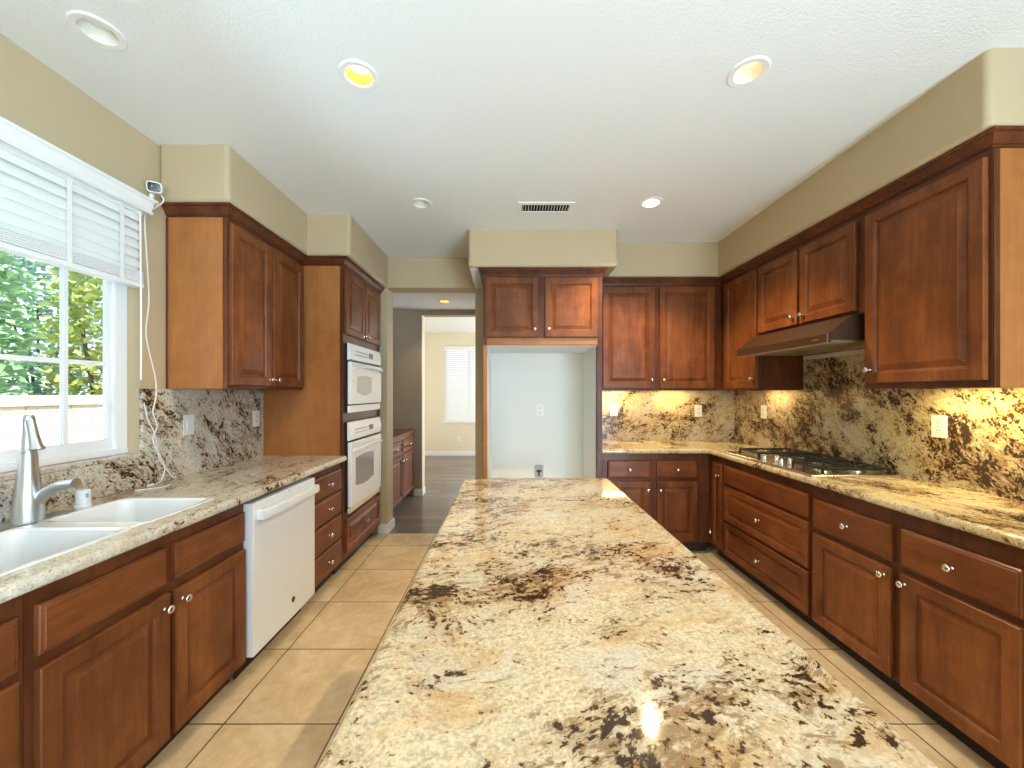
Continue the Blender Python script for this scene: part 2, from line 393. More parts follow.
bm = nb(); bx(bm, XL - .2, XR + .2, YR - .2, 3.853, -.12, 0); struct('floor', bm, 'tile')
bm = nb(); bx(bm, XL - .2, 2.0, 3.853, 8.9, -.12, 0); struct('floor_hall', bm, 'planks')
# ceiling with real holes for the recessed lamps and the vent
hr = .055
xs = sorted({XL - .2, XR + .2, VENT[0] + .02, VENT[1] - .02} | {round(x + s * hr, 4) for x, y in LIGHTS for s in (-1, 1)})
ys = sorted({YR - .2, 4.0, VENT[2] + .02, VENT[3] - .02} | {round(y + s * hr, 4) for x, y in LIGHTS for s in (-1, 1)})
skip = set()
for i in range(len(xs) - 1):
    for j in range(len(ys) - 1):
        mx, my = (xs[i] + xs[i + 1]) / 2, (ys[j] + ys[j + 1]) / 2
        if any(abs(mx - x) < hr and abs(my - y) < hr for x, y in LIGHTS) or (VENT[0] + .02 < mx < VENT[1] - .02 and VENT[2] + .02 < my < VENT[3] - .02): skip.add((i, j))
bm = nb(); cells(bm, xs, ys, skip, CZ, CZ + .16); struct('ceiling', bm, 'ceil')
HL = (-.79, 4.77); HCZ = 2.525
bm = nb(); cells(bm, [XL - .2, HL[0] - hr, HL[0] + hr, 2.0], [4.055, HL[1] - hr, HL[1] + hr, 5.40], {(1, 1)}, HCZ, CZ + .16); struct('ceiling_hall', bm, 'ceil')
bm = nb(); bx(bm, XL - .2, 2.0, 5.40, 8.9, CZ, CZ + .16); struct('ceiling_far', bm, 'ceil')

# left wall with the window over the sink
WY0, WY1, WZ0, WZ1 = .915, 1.998, 1.066, 2.34
bm = nb()
bx(bm, XL - .16, XL, YR - .1, WY0, 0, CZ); bx(bm, XL - .16, XL, WY1, 8.9, 0, CZ)
bx(bm, XL - .16, XL, WY0, WY1, 0, WZ0); bx(bm, XL - .16, XL, WY0, WY1, WZ1, CZ); struct('wall_left', bm, 'wall')
bm = nb(); bx(bm, XR, XR + .16, YR - .1, -3.15, 0, CZ); bx(bm, XR, XR + .16, -.55, 4.1, 0, CZ); bx(bm, XR, XR + .16, -3.15, -.55, 2.42, CZ); struct('wall_right', bm, 'wall')
bm = nb(); bx(bm, XL, -1.21, YB, 4.055, 0, CZ, .012); struct('wall_stub', bm, 'wall')
bm = nb(); bx(bm, -1.23, -.32, YB, 4.055, 2.44, CZ, .008); struct('wall_header', bm, 'wall')
bm = nb(); bx(bm, -.336, .76, YB, 4.055, 0, CZ, .008); bx(bm, .755, XR, YB2, 4.055, 0, CZ); struct('wall_back', bm, 'wall')
# unseen rear window and right sliding door, added behind the camera for their light
bm = nb(); bx(bm, XL, .5, YR - .14, YR, 0, CZ); bx(bm, 2.2, XR, YR - .14, YR, 0, CZ); bx(bm, .5, 2.2, YR - .14, YR, 2.15, CZ); bx(bm, .5, 2.2, YR - .14, YR, 0, .75); struct('wall_rear', bm, 'wall')
w2 = bpy.data.objects.new('unseen_window_rear', None); C.objects.link(w2); w2['kind'] = 'structure'
bm = nb()
for a in (.5, 1.325, 2.15): bx(bm, a, a + .05, YR - .1, YR - .045, .75, 2.15)
bx(bm, .5, 2.2, YR - .1, YR - .045, .75, .80); bx(bm, .5, 2.2, YR - .1, YR - .045, 2.10, 2.15); struct('frame', bm, 'vinyl', parent=w2)
bm = nb(); bx(bm, .52, 2.18, YR - .075, YR - .07, .77, 2.13); struct('pane', bm, 'glass', parent=w2)
d1 = bpy.data.objects.new('unseen_sliding_door', None); C.objects.link(d1); d1['kind'] = 'structure'
bm = nb()
for a in (-3.15, -1.88, -.61): bx(bm, XR + .09, XR + .14, a, a + .06, 0, 2.42)
bx(bm, XR + .09, XR + .14, -3.15, -.55, 0, .07); bx(bm, XR + .09, XR + .14, -3.15, -.55, 2.36, 2.42); struct('frame', bm, 'vinyl', parent=d1)
bm = nb(); bx(bm, XR + .11, XR + .115, -3.12, -.58, .05, 2.38); struct('pane', bm, 'glass', parent=d1)
# soffits
def soffit(name, poly, m='wall', r=.026, n=6):
    """drywall box with bullnosed vertical corners and lower edge"""
    p = [Vector(q) for q in poly]
    if sum(a.x * b.y - b.x * a.y for a, b in zip(p, p[1:] + p[:1])) < 0: p.reverse()
    def ring(ins, z):
        out = []
        for k, c in enumerate(p):
            d1 = (c - p[k - 1]).normalized(); d2 = (p[(k + 1) % len(p)] - c).normalized()
            n1, n2 = Vector((-d1.y, d1.x)), Vector((-d2.y, d2.x)); q = c + (n1 + n2) / (1 + n1.dot(n2)) * ins
            if d1.x * d2.y - d1.y * d2.x > 0:          # outside corner: round it
                ctr = q + (n1 + n2) * r; a0 = math.atan2(-n1.y, -n1.x)
                out += [Vector((ctr.x + r * math.cos(a0 + math.pi / 2 * t / n), ctr.y + r * math.sin(a0 + math.pi / 2 * t / n), z)) for t in range(n + 1)]
            else: out.append(Vector((q.x, q.y, z)))
        return out
    bm = nb(); loops(bm, [ring(r, SZ)] + [ring(r - r * math.sin(R(a)), SZ + r - r * math.cos(R(a))) for a in (18, 36, 54, 72, 90)] + [ring(0, CZ)])
    return struct(name, bm, m)
soffit('soffit_left', [(XL, 2.104), (-1.524, 2.104), (-1.524, 2.93), (-1.20, 2.93), (-1.20, YB), (XL, YB)])
soffit('soffit_middle', [(-.337, 3.192), (.897, 3.192), (.897, YB), (-.337, YB)])
soffit('soffit_right', [(.885, 3.479), (1.875, 3.479), (1.875, 1.515), (XR, 1.515), (XR, YB2), (.885, YB2)])
# hall and far room
bm = nb(); bx(bm, XL, -1.184, 5.28, 5.42, 0, CZ, .01); struct('wall_hall_stub', bm, 'hallwall_shaded')
bm = nb(); bx(bm, -1.2, 1.0, 5.28, 5.42, 2.456, CZ); bx(bm, .35, 2.0, 5.28, 5.42, 0, CZ); struct('wall_hall_header', bm, 'hallwall_shaded')
bm = nb(); bx(bm, .6, .72, 4.055, 5.28, 0, HCZ); struct('wall_hall_right', bm, 'hallwall_shaded')
bm = nb(); bx(bm, XL, XL + .005, 4.06, 5.28, 0, HCZ); struct('wall_hall_left', bm, 'hallwall_shaded')
bm = nb(); bx(bm, XL, XL + .006, 5.42, 8.66, 0, CZ); struct('wall_far_left', bm, 'farwall')
FX0, FX1, FZ0, FZ1 = -1.45, -.35, .76, 2.45
bm = nb(); bx(bm, XL, FX0, 8.66, 8.8, 0, CZ); bx(bm, FX1, 2.0, 8.66, 8.8, 0, CZ); bx(bm, FX0, FX1, 8.66, 8.8, 0, FZ0); bx(bm, FX0, FX1, 8.66, 8.8, FZ1, CZ); struct('wall_far', bm, 'farwall')
bm = nb(); bx(bm, 1.8, 1.95, 5.42, 5.9, 0, CZ); bx(bm, 1.8, 1.95, 8.3, 8.8, 0, CZ); bx(bm, 1.8, 1.95, 5.9, 8.3, 0, .45); bx(bm, 1.8, 1.95, 5.9, 8.3, 2.35, CZ); struct('wall_far_right', bm, 'farwall')
w4 = bpy.data.objects.new('unseen_window_far', None); C.objects.link(w4); w4['kind'] = 'structure'  # unseen window, added to light the far room
bm = nb()
for a in (5.9, 7.07, 8.24): bx(bm, 1.85, 1.9, a, a + .06, .45, 2.35)
bx(bm, 1.85, 1.9, 5.9, 8.3, .45, .51); bx(bm, 1.85, 1.9, 5.9, 8.3, 2.29, 2.35); struct('frame', bm, 'vinyl', parent=w4)
bm = nb(); bx(bm, 1.872, 1.876, 5.92, 8.28, .5, 2.3); struct('pane', bm, 'glass', parent=w4)
# baseboards
BP = [(0, 0), (.014, 0), (.014, .075), (.008, .092), (0, .092)]
def base(name, path): bm = nb(); sweep(bm, path, BP); return struct(name, bm, 'trim')
base('baseboard_stub', [(-1.30, YB), (-1.21, YB), (-1.21, 4.055), (-1.35, 4.055)])
base('baseboard_hall', [(-1.29, 5.28), (-1.184, 5.28), (-1.184, 5.42), (-1.86, 5.42)])
base('baseboard_far', [(-1.9, 8.66), (1.8, 8.66)])
base('baseboard_right', [(XR, .75), (XR, -.54)])
bm = nb(); bx(bm, -1.190, -1.178, 5.276, 5.424, .092, 2.456, .003); struct('trim_1', bm, 'farwall')
# white wedge under the middle soffit, painting in its brightly lit underside
bm = nb(); loops(bm, [[Vector(p) for p in l] for l in ([(-.330, 3.25, SZ), (-.335, YB, SZ), (-.225, YB, SZ), (-.225, 3.25, SZ)], [(-.326, 3.25, SZ - .006), (-.331, YB, SZ - .006), (-.229, YB, SZ - .006), (-.229, 3.25, SZ - .006)])]); struct('soffit_lit_wedge', bm, 'trim')

# ------------------------------------------------------------------ window over the sink
w1 = bpy.data.objects.new('window_1', None); C.objects.link(w1); w1['kind'] = 'structure'
FXa, FXb = XL - .125, XL - .065
bm = nb()
bx(bm, FXa, FXb, WY0, WY0 + .05, WZ0 + .02, WZ1); bx(bm, FXa, FXb, WY1 - .05, WY1, WZ0 + .02, WZ1)
bx(bm, FXa, FXb - .001, WY0 + .05, WY1 - .05, WZ0 + .021, WZ0 + .061); bx(bm, FXa, FXb - .001, WY0 + .05, WY1 - .05, WZ1 - .05, WZ1 - .001)
bx(bm, FXb - .012, FXb + .008, WY1 - .062, WY1 - .002, WZ0 + .02, WZ1, .003); bx(bm, FXb - .012, FXb + .008, WY0 + .002, WY0 + .062, WZ0 + .02, WZ1, .003)
bx(bm, FXb - .006, FXb + .012, WY0 + .001, WY1 - .001, WZ0 + .021, WZ0 + .05, .003)
struct('window_frame', bm, 'vinyl', parent=w1)
mid = (WY0 + WY1) / 2
for (a, b, xo) in ((WY0 + .05, mid + .02, -.03), (mid - .02, WY1 - .05, 0)):
    bm = nb(); xa, xb = FXb - .034 + xo, FXb - .008 + xo
    bx(bm, xa, xb, a, a + .035, WZ0 + .06, WZ1 - .05, .003); bx(bm, xa, xb, b - .035, b, WZ0 + .06, WZ1 - .05, .003)
    bx(bm, xa, xb, a + .034, b - .034, WZ0 + .061, WZ0 + .10); bx(bm, xa, xb, a + .034, b - .034, WZ1 - .09, WZ1 - .051)
    c = (a + b) / 2 if xo else 1.736
    bx(bm, xa + .004, xb - .004, c - .010, c + .010, WZ0 + .099, WZ1 - .089, .002)
    bx(bm, xa + .006, xb - .006, a + .034, b - .034, 1.528, 1.548); struct('sash', bm, 'vinyl', parent=w1)
    bm = nb(); bx(bm, xa + .010, xa + .014, a + .02, b - .02, WZ0 + .08, WZ1 - .07); struct('pane', bm, 'glass', parent=w1)
bm = nb(); bx(bm, FXb - .008, FXb + .006, WY1 - .10, WY1 - .075, 1.30, 1.345, .003); struct('latch', bm, 'vinyl', parent=w1)
bm = nb(); bx(bm, XL - .15, XL + .02, WY0, WY1, WZ0 - .0, WZ0 + .02, .004); tag(obj('window_sill', bm, 'granite_left'), 'narrow granite sill along the bottom of the kitchen window', 'sill')

# blinds
vt = thing('window_blind', 'white slatted blind with valance, half raised over the kitchen sink window', 'blind', (-1.89, 1.45, 1.93))
o_ = Vector((-1.89, 1.45, 1.93))
bm = nb(); VP_ = [(-1.904, 2.385), (-1.818, 2.385), (-1.816, 2.372), (-1.826, 2.366), (-1.829, 2.348), (-1.836, 2.338), (-1.836, 2.326), (-1.828, 2.318), (-1.830, 2.310), (-1.845, 2.310), (-1.848, 2.36), (-1.904, 2.365)]
prism(bm, [(a - o_.x, b - o_.z) for a, b in VP_], .875 - o_.y, 1.995 - o_.y, axis=1); obj('valance', bm, 'blind', vt)
bm = nb(); bx(bm, -.02, .025, .93 - o_.y, 1.98 - o_.y, 2.30 - o_.z, 2.335 - o_.z, .003); obj('head_rail', bm, 'blind', vt)
bm = nb(); z = 2.292
while z > 1.995:
    ls = []
    for k in range(7):
        s = (k / 6 - .5) * .056; cvz = .004 * (1 - (k / 3 - 1) ** 2); a = R(-70)
        ls.append((s * math.cos(a) - cvz * math.sin(a), s * math.sin(a) + cvz * math.cos(a)))
    th = .0013; nx_, nz_ = -math.sin(R(-70)) * th, math.cos(R(-70)) * th
    poly = [(x + nx_, zz + nz_ + z - o_.z) for x, zz in ls] + [(x - nx_, zz - nz_ + z - o_.z) for x, zz in reversed(ls)]
    prism(bm, poly, .935 - o_.y, 1.98 - o_.y, axis=1); z -= .047
obj('slat_panel', bm, 'blind', vt)
bm = nb(); z = .025
while z < .080: bx(bm, -.026, .026, .935 - o_.y, 1.98 - o_.y, z, z + .0072, .0015, 1); z += .0092
obj('stacked_slats', bm, 'blind', vt)
bm = nb(); bx(bm, -.028, .028, .93 - o_.y, 1.982 - o_.y, 0, .022, .004); obj('bottom_rail', bm, 'blind', vt)
for y in (1.05, 1.27, 1.643, 1.866):
    bm = nb()
    for dx in (-.028, .0295): bx(bm, dx - .001, dx + .001, y - o_.y - .009, y - o_.y + .009, .0, .385)
    obj('ladder_tape', bm, 'blind', vt)
bm = nb(); tube(bm, [(.032, 1.955 - o_.y, .38), (.034, 1.957 - o_.y, -.1), (.034, 1.957 - o_.y, -.47)], .0042, 8); obj('tilt_wand', bm, 'blind', vt)

# ------------------------------------------------------------------ cabinets
KN = None
def knob_mesh():
    global KN
    if KN is None:
        bm = nb(); mt = Matrix.Rotation(R(90), 4, 'X')
        lathe(bm, [(.0075, 0), (.0075, .002), (.005, .004), (.0045, .013), (.008, .016), (.0135, .019), (.0155, .023), (.0145, .027), (.010, .0305), (.004, .032)], 18, mt)
        bmesh.ops.recalc_face_normals(bm, faces=bm.faces); KN = bpy.data.meshes.new('knob'); bm.to_mesh(KN); bm.free(); KN.shade_smooth(); KN.materials.append(M['nickel'])
    return KN
def knob(parent, u, z, y=-.02):
    o = bpy.data.objects.new('knob', knob_mesh()); C.objects.link(o); o.parent = parent; o.location = (u, y, z)
def panel(bm, u0, u1, z0, z1, prof, y0=0):
    ls = []
    for ins, y in prof: ls.append([Vector((u0 + ins, y0 + y, z0 + ins)), Vector((u1 - ins, y0 + y, z0 + ins)), Vector((u1 - ins, y0 + y, z1 - ins)), Vector((u0 + ins, y0 + y, z1 - ins))])
    loops(bm, ls)
def raised(st, t=.02): return [(0, 0), (0, -t + .0035), (.0035, -t), (st - .007, -t), (st - .003, -t + .003), (st, -t + .0035), (st + .005, -t + .0125), (st + .011, -t + .0125), (st + .034, -t + .0035), (st + .037, -t + .0015), (st + .041, -t + .0015)]
def slabp(t=.02): return [(0, 0), (0, -t + .007), (.003, -t + .004), (.010, -t + .0025), (.013, -t), (.02, -t)]
class Cab:
    def __init__(s, name, label, loc, rz, w_, d, z0, z1, kind='box', group=None, mat='frame', cat='cabinet'):
        s.root = thing(name, label, cat, (loc[0], loc[1], z0), rz, group); s.w, s.d, s.z0, s.z1 = w_, d, z0, z1
        h = z1 - z0
        if kind == 'box': bm = nb(); bx(bm, 0, w_, 0, d, 0, h, .0015, 1); obj('body', bm, mat, s.root)
        elif kind == 'upper':       # face frame and sides hang a little below the bottom board
            bm = nb(); bx(bm, 0, w_, .02, d, .030, h); bx(bm, 0, w_, 0, .02, 0, h, .0015, 1); bx(bm, 0, .016, .02, d, 0, .03); bx(bm, w_ - .016, w_, .02, d, 0, .03); obj('body', bm, mat, s.root)
        elif kind == 'base':
            bm = nb(); prism(bm, [(0, .10), (0, h), (d, h), (d, .0), (.075, .0), (.075, .10)], 0, w_, axis=0); obj('body', bm, mat, s.root)
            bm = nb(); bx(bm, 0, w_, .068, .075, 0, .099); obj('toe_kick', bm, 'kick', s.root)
        elif kind == 'open':        # no top: a sink hangs inside
            bm = nb(); bx(bm, 0, w_, 0, .02, .10, h); bx(bm, 0, .016, .02, d, .10, h); bx(bm, w_ - .016, w_, .02, d, .10, h); bx(bm, 0, .016, .075, d, 0, .10); bx(bm, w_ - .016, w_, .075, d, 0, .10); bx(bm, .016, w_ - .016, .02, d, .10, .118); bx(bm, .016, w_ - .016, d - .008, d, .118, h)
            obj('body', bm, mat, s.root)
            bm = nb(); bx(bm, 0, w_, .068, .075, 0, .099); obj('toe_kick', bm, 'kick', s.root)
    def door(s, u0, u1, z0, z1, k=None, st=.056, name='door', style='raised', mat=None):
        u0, u1 = min(u0, u1), max(u0, u1); z0 -= s.z0; z1 -= s.z0
        cx, cz = (u0 + u1) / 2, z0
        bm = nb(); panel(bm, u0 - cx, u1 - cx, 0, z1 - z0, raised(st) if style == 'raised' else slabp())
        o = obj(name, bm, mat or ('wood' if name == 'door' else 'woodh'), s.root, ang=50, flat=True); o.location = (cx, 0, cz)
        if k: knob(o, k[0] - cx, k[1] - s.z0 - z0, -.02 if style != 'raised' or abs(k[0] - u0) < st or abs(k[0] - u1) < st else -.0175)
        return o
    def drawer(s, u0, u1, z0, z1, k=True, style='slab', st=.04, name='drawer', mat=None):
        return s.door(u0, u1, z0, z1, ((u0 + u1) / 2, (z0 + z1) / 2) if k else None, st, name, style, mat)
    def crown(s, path, z0=2.376, z1=2.436, mat='frame'):
        a, b = z0 - s.z0, z1 - s.z0
        bm = nb(); sweep(bm, path, [(-.004, a), (.005, a), (.007, a + .007), (.013, a + .008), (.013, a + .014), (.017, a + .018), (.022, a + .027), (.032, b - .021), (.032, b - .014), (.039, b - .012), (.040, b), (-.004, b)]); obj('crown_molding', bm, mat, s.root, ang=25)
    def side(s, u, z0, z1, mat='veneer_lit', st='frame', d=None, y0=0):
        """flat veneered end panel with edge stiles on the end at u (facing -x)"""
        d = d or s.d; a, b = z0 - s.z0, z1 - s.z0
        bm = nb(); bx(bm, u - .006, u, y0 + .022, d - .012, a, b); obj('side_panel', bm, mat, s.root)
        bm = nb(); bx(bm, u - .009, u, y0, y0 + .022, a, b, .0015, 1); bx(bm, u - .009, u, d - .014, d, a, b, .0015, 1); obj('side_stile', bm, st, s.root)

PL, PR = math.pi / 2, -math.pi / 2
# --- left run, base
LX, LD = -1.285, .612
c = Cab('base_cabinet', 'cherry base cabinet at the left picture edge, left of the sink base', (LX, .45), PL, .575, LD, 0, .873, 'base')
c.drawer(.03, .556, .672, .815, True, 'slab'); c.door(.03, .29, .105, .648, None); c.door(.296, .556, .105, .648, None)
c = Cab('sink_cabinet', 'cherry sink base cabinet with two false drawer fronts, left of white dishwasher', (LX, 1.027), PL, .851, LD, 0, .873, 'open')
y0 = 1.027
c.drawer(1.049 - y0, 1.439 - y0, .684, .822, False); c.drawer(1.478 - y0, 1.866 - y0, .684, .822, False)
c.door(1.049 - y0, 1.452 - y0, .103, .648, (1.425 - y0, .60)); c.door(1.476 - y0, 1.868 - y0, .103, .643, (1.504 - y0, .60))
# dishwasher
d = thing('dishwasher', 'white built-in dishwasher under the granite counter', 'dishwasher', (LX, 1.884, 0), PL)
bm = nb(); bx(bm, 0, .610, .012, .58, .095, .868); obj('tub', bm, 'darkgap', d)
bm = nb(); bx(bm, .004, .606, -.040, .012, .105, .855, .005); obj('door', bm, 'white', d)
bm = nb()
for u in (.05, .562): bx(bm, u - .015, u + .015, -.072, -.038, .765, .815, .004)
sec = []
for i in range(17):
    f = i / 16; u = .03 + .55 * f; yy = -.072 - .012 * math.sin(math.pi * f); sec.append([Vector((u, yy + a, .79 + b)) for a, b in ((-.008, -.020), (-.010, 0), (-.008, .022), (.006, .026), (.008, -.024))])
loops(bm, sec); obj('handle', bm, 'white', d)
bm = nb(); lathe(bm, [(.016, 0), (.016, .002), (.012, .003), (.0115, .002), (.004, .003), (.0, .003)], 24, Matrix.Translation((.355, -.040, .205)) @ Matrix.Rotation(R(90), 4, 'X')); obj('badge', bm, 'badge', d)
bm = nb(); lathe(bm, [(.004, 0), (.004, .001), (0, .001)], 12, Matrix.Translation((.32, -.040, .842)) @ Matrix.Rotation(R(90), 4, 'X')); obj('indicator', bm, 'badge', d)
bm = nb(); bx(bm, .004, .606, .05, .058, 0, .095); obj('toe_kick', bm, 'kick', d)
c = Cab('drawer_cabinet', 'narrow cherry base cabinet with a stack of four drawers right of the dishwasher', (LX, 2.498), PL, .472, LD, 0, .873, 'base')
y0 = 2.498
for z0, z1 in ((.672, .827), (.498, .655), (.311, .482), (.118, .295)): c.drawer(2.513 - y0, 2.945 - y0, z0, z1)
# --- tall oven cabinet
TX, TD = -1.275, .627; y0 = 2.982; TW = .838
t = thing('oven_cabinet', 'tall cherry cabinet housing the two white wall ovens', 'cabinet', (TX, y0, 0), PL)
c = Cab.__new__(Cab); c.root, c.w, c.d, c.z0, c.z1 = t, TW, TD, 0, 2.436
bm = nb(); bx(bm, 0, .03, 0, TD, .10, 2.436); bx(bm, TW - .06, TW, 0, TD, .10, 2.436); bx(bm, 0, .03, .075, TD, 0, .10); bx(bm, TW - .06, TW, .075, TD, 0, .10); bx(bm, .03, TW - .06, 0, TD, .10, .452); bx(bm, .03, TW - .03, 0, TD, 1.172, 1.238); bx(bm, .03, TW - .03, 0, TD, 1.79, 2.436)
bx(bm, .03, TW - .03, TD - .02, TD, .452, 1.79); obj('body', bm, 'frame', t)
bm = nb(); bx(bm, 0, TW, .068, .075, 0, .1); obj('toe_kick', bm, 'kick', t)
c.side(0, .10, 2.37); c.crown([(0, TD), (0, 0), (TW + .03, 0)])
c.door(3.006 - y0, 3.385 - y0, 1.852, 2.350, (3.362 - y0, 1.885)); c.door(3.405 - y0, 3.795 - y0, 1.852, 2.350, (3.432 - y0, 1.885))
c.drawer(3.012 - y0, 3.775 - y0, .150, .412, True, 'raised', .045)
def oven(label, z0, z1, zp, wz0, wz1, hz, zb, trimm, a0, a1):
    """z0..z1 whole, zp bottom of the control panel, hz handle height, zb bottom of the door"""
    r = thing('wall_oven', label, 'oven', (TX, y0 + .034, z0), PL); W = .718
    bm = nb(); bx(bm, .01, W - .01, -.018, .55, .006, z1 - z0 - .006); obj('body', bm, 'darkgap', r)
    bm = nb(); prism(bm, [(-.018, zp - z0), (-.040, zp - z0 + .006), (-.046, zp - z0 + (z1 - zp) * .45), (-.034, z1 - z0 - .006), (-.018, z1 - z0)], 0, W, axis=0); p = obj('control_panel', bm, 'white', r, ang=60)
    bm = nb(); zc = (z1 + zp) / 2 - z0; bx(bm, .40, .49, -.049, -.042, zc - .022, zc + .022, .002); obj('display', bm, 'display', p)
    for k in range(6):
        for q in range(2):
            bm = nb(); bx(bm, .10 + k * .045, .125 + k * .045, -.0475, -.042, zc - .024 + q * .028, zc - .014 + q * .028); obj('button', bm, 'mark', p)
    bm = nb(); bx(bm, .004, W - .004, -.048, -.018, zb - z0, zp - z0 - .012, .006, 3); dr = obj('door', bm, 'white', r)
    # rounded window with arched lower edge
    bm = nb(); pts = []
    n = 12
    for i in range(n + 1): f = i / n; pts.append((a0 + (a1 - a0) * f, wz0 - z0 - .024 * math.sin(math.pi * f)))
    for i in range(n + 1): f = 1 - i / n; pts.append((a0 + (a1 - a0) * f, wz1 - z0 + .012 * math.sin(math.pi * f)))
    prism(bm, pts, -.0505, -.046, axis=1); obj('window', bm, 'ovenglass', dr)
    bm = nb(); sec = []
    for i in range(25):
        f = i / 24; s_ = math.sin(math.pi * f); uu = .03 + (W - .06) * f
        yy = -.052 - .042 * min(1, s_ * 2.2); zz = hz - z0 - .022 * (s_ - 1) * -1 + .012
        sec.append([Vector((uu, yy + a, zz + b)) for a, b in ((-.008, -.010), (-.011, .0), (-.008, .010), (.006, .011), (.008, 0), (.006, -.011))])
    loops(bm, sec); obj('handle', bm, 'white', dr)
    bm = nb()
    if trimm == 'vent':
        bx(bm, 0, W, -.036, -.018, 0, zb - z0 - .008, .004)
        for k in range(3): bx(bm, .03, W - .03, -.0365, -.034, .014 + k * .016, .018 + k * .016)
        obj('lower_vent', bm, 'white', r)
        bm = nb()
        for k in range(5): bx(bm, .02, W - .02, -.0375, -.018, zp - z0 - .011 + k * .0022, zp - z0 - .0102 + k * .0022)
        obj('upper_vent', bm, 'mark', r)
    else:
        bx(bm, 0, W, -.036, -.018, 0, zb - z0 - .006, .003); obj('lower_trim', bm, 'ivory', r)
    return r
oven('smaller upper white oven with door window, above the larger oven', 1.240, 1.788, 1.652, 1.40, 1.530, 1.605, 1.305, 'vent', .13, .44)
oven('larger lower white wall oven, between upper oven and cherry drawer', .454, 1.170, 1.020, .66, .875, .955, .50, 'trim', .09, .50)
# --- left upper cabinet
UX, UD = -1.565, .338; y0 = 2.158
c = Cab('upper_cabinet', 'two-door cherry upper cabinet with pale side, between window and oven cabinet', (UX, y0), PL, .785, UD, 1.418, 2.436, 'upper')
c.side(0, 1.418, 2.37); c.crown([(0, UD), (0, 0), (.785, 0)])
c.door(2.168 - y0, 2.535 - y0, 1.44, 2.345, (2.508 - y0, 1.48)); c.door(2.553 - y0, 2.925 - y0, 1.44, 2.345, (2.58 - y0, 1.48))
# --- refrigerator surround
y0 = 3.25; fx0, fx1 = -.215, .782
c = Cab('refrigerator_cabinet', 'cherry surround with two small doors above the empty refrigerator alcove', (fx0, y0), 0, fx1 - fx0, YB - y0 - .004, 0, 2.436, 'none')
bm = nb(); bx(bm, 0, fx1 - fx0, 0, c.d, 1.797, 2.436); obj('body', bm, 'frame', c.root)
bm = nb(); bx(bm, .03, fx1 - fx0 - .042, -.003, .02, 1.797, 1.857, .002); obj('bottom_rail', bm, 'tan', c.root)
bm = nb(); bx(bm, 0, .030, 0, c.d, 0, 1.797, .002); obj('side_panel', bm, 'tan', c.root)
bm = nb(); bx(bm, fx1 - fx0 - .042, fx1 - fx0, 0, c.d, 0, 1.797, .002); obj('side_panel', bm, 'frame', c.root)
c.door(-.2 - fx0, .246 - fx0, 1.862, 2.360, (.215 - fx0, 1.925)); c.door(.30 - fx0, .741 - fx0, 1.862, 2.360, (.331 - fx0, 1.925))
c.crown([(0, c.d), (0, 0), (fx1 - fx0, 0), (fx1 - fx0, c.d)])
bm = nb(); bx(bm, fx0 + .031, fx0 + .037, y0 + .05, YB - .013, 0, 1.795); bx(bm, fx1 - .049, fx1 - .043, y0 + .05, YB - .013, 0, 1.795); bx(bm, fx0 + .031, fx1 - .043, YB - .012, YB - .001, 0, 1.795); bx(bm, fx0 + .031, fx1 - .043, y0 + .022, YB - .012, 1.789, 1.796); struct('wall_alcove', bm, 'white_wall')
# --- back run
BX0, BX1 = .786, 1.74; by = 3.36
c = Cab('base_cabinet', 'two-door cherry base cabinet on the back wall beside refrigerator alcove', (BX0, by), 0, BX1 - BX0, YB2 - by - .004, 0, .873, 'base')
c.drawer(.852 - BX0, 1.222 - BX0, .663, .81); c.drawer(1.274 - BX0, 1.627 - BX0, .663, .81)
c.door(.852 - BX0, 1.222 - BX0, .118, .633, (1.195 - BX0, .56)); c.door(1.274 - BX0, 1.627 - BX0, .118, .633, (1.302 - BX0, .56))
by = 3.52
c = Cab('upper_cabinet', 'two-door cherry upper cabinet on the back wall right of refrigerator alcove', (BX0, by), 0, 1.93 - BX0, YB2 - by - .004, 1.42, 2.436, 'upper')
c.door(.848 - BX0, 1.317 - BX0, 1.437, 2.355, (1.285 - BX0, 1.515)); c.door(1.362 - BX0, 1.858 - BX0, 1.437, 2.355, (1.392 - BX0, 1.515))
c.crown([(0, 0), (1.94 - BX0, 0)])
# --- right run, base (u = far end - Y)
RX, RD = 1.742, XR - 1.742 - .004
c = Cab('base_cabinet', 'slim cherry base cabinet with one narrow door in the far right corner', (RX, 3.356), PR, .222, RD, 0, .873, 'base')
c.door(3.356 - 3.287, 3.356 - 3.148, .118, .815, (3.356 - 3.195, .715), st=.034)
c = Cab('drawer_cabinet', 'wide three-drawer cherry cabinet under the gas cooktop', (RX, 3.132), PR, .907, RD, 0, .873, 'base')
c.drawer(3.132 - 3.118, 3.132 - 2.24, .668, .812, False); c.drawer(3.132 - 3.118, 3.132 - 2.24, .382, .648, True, 'raised', .045); c.drawer(3.132 - 3.118, 3.132 - 2.24, .105, .362, True, 'raised', .045)
c = Cab('base_cabinet', 'right foreground cherry base cabinet with two drawers over two doors', (RX, 2.223), PR, .935, RD, 0, .873, 'base')
y0 = 2.223
c.drawer(y0 - 2.205, y0 - 1.756, .632, .797); c.drawer(y0 - 1.711, y0 - 1.306, .632, .797)
c.door(y0 - 2.205, y0 - 1.756, .105, .600, (y0 - 1.783, .562)); c.door(y0 - 1.711, y0 - 1.306, .105, .600, (y0 - 1.690, .562))
c = Cab('base_cabinet', 'last cherry base cabinet of the right run, at the right picture edge', (RX, 1.286), PR, .50, RD, 0, .873, 'base')
c.drawer(.025, .475, .632, .797); c.door(.025, .475, .105, .6, (.06, .562))
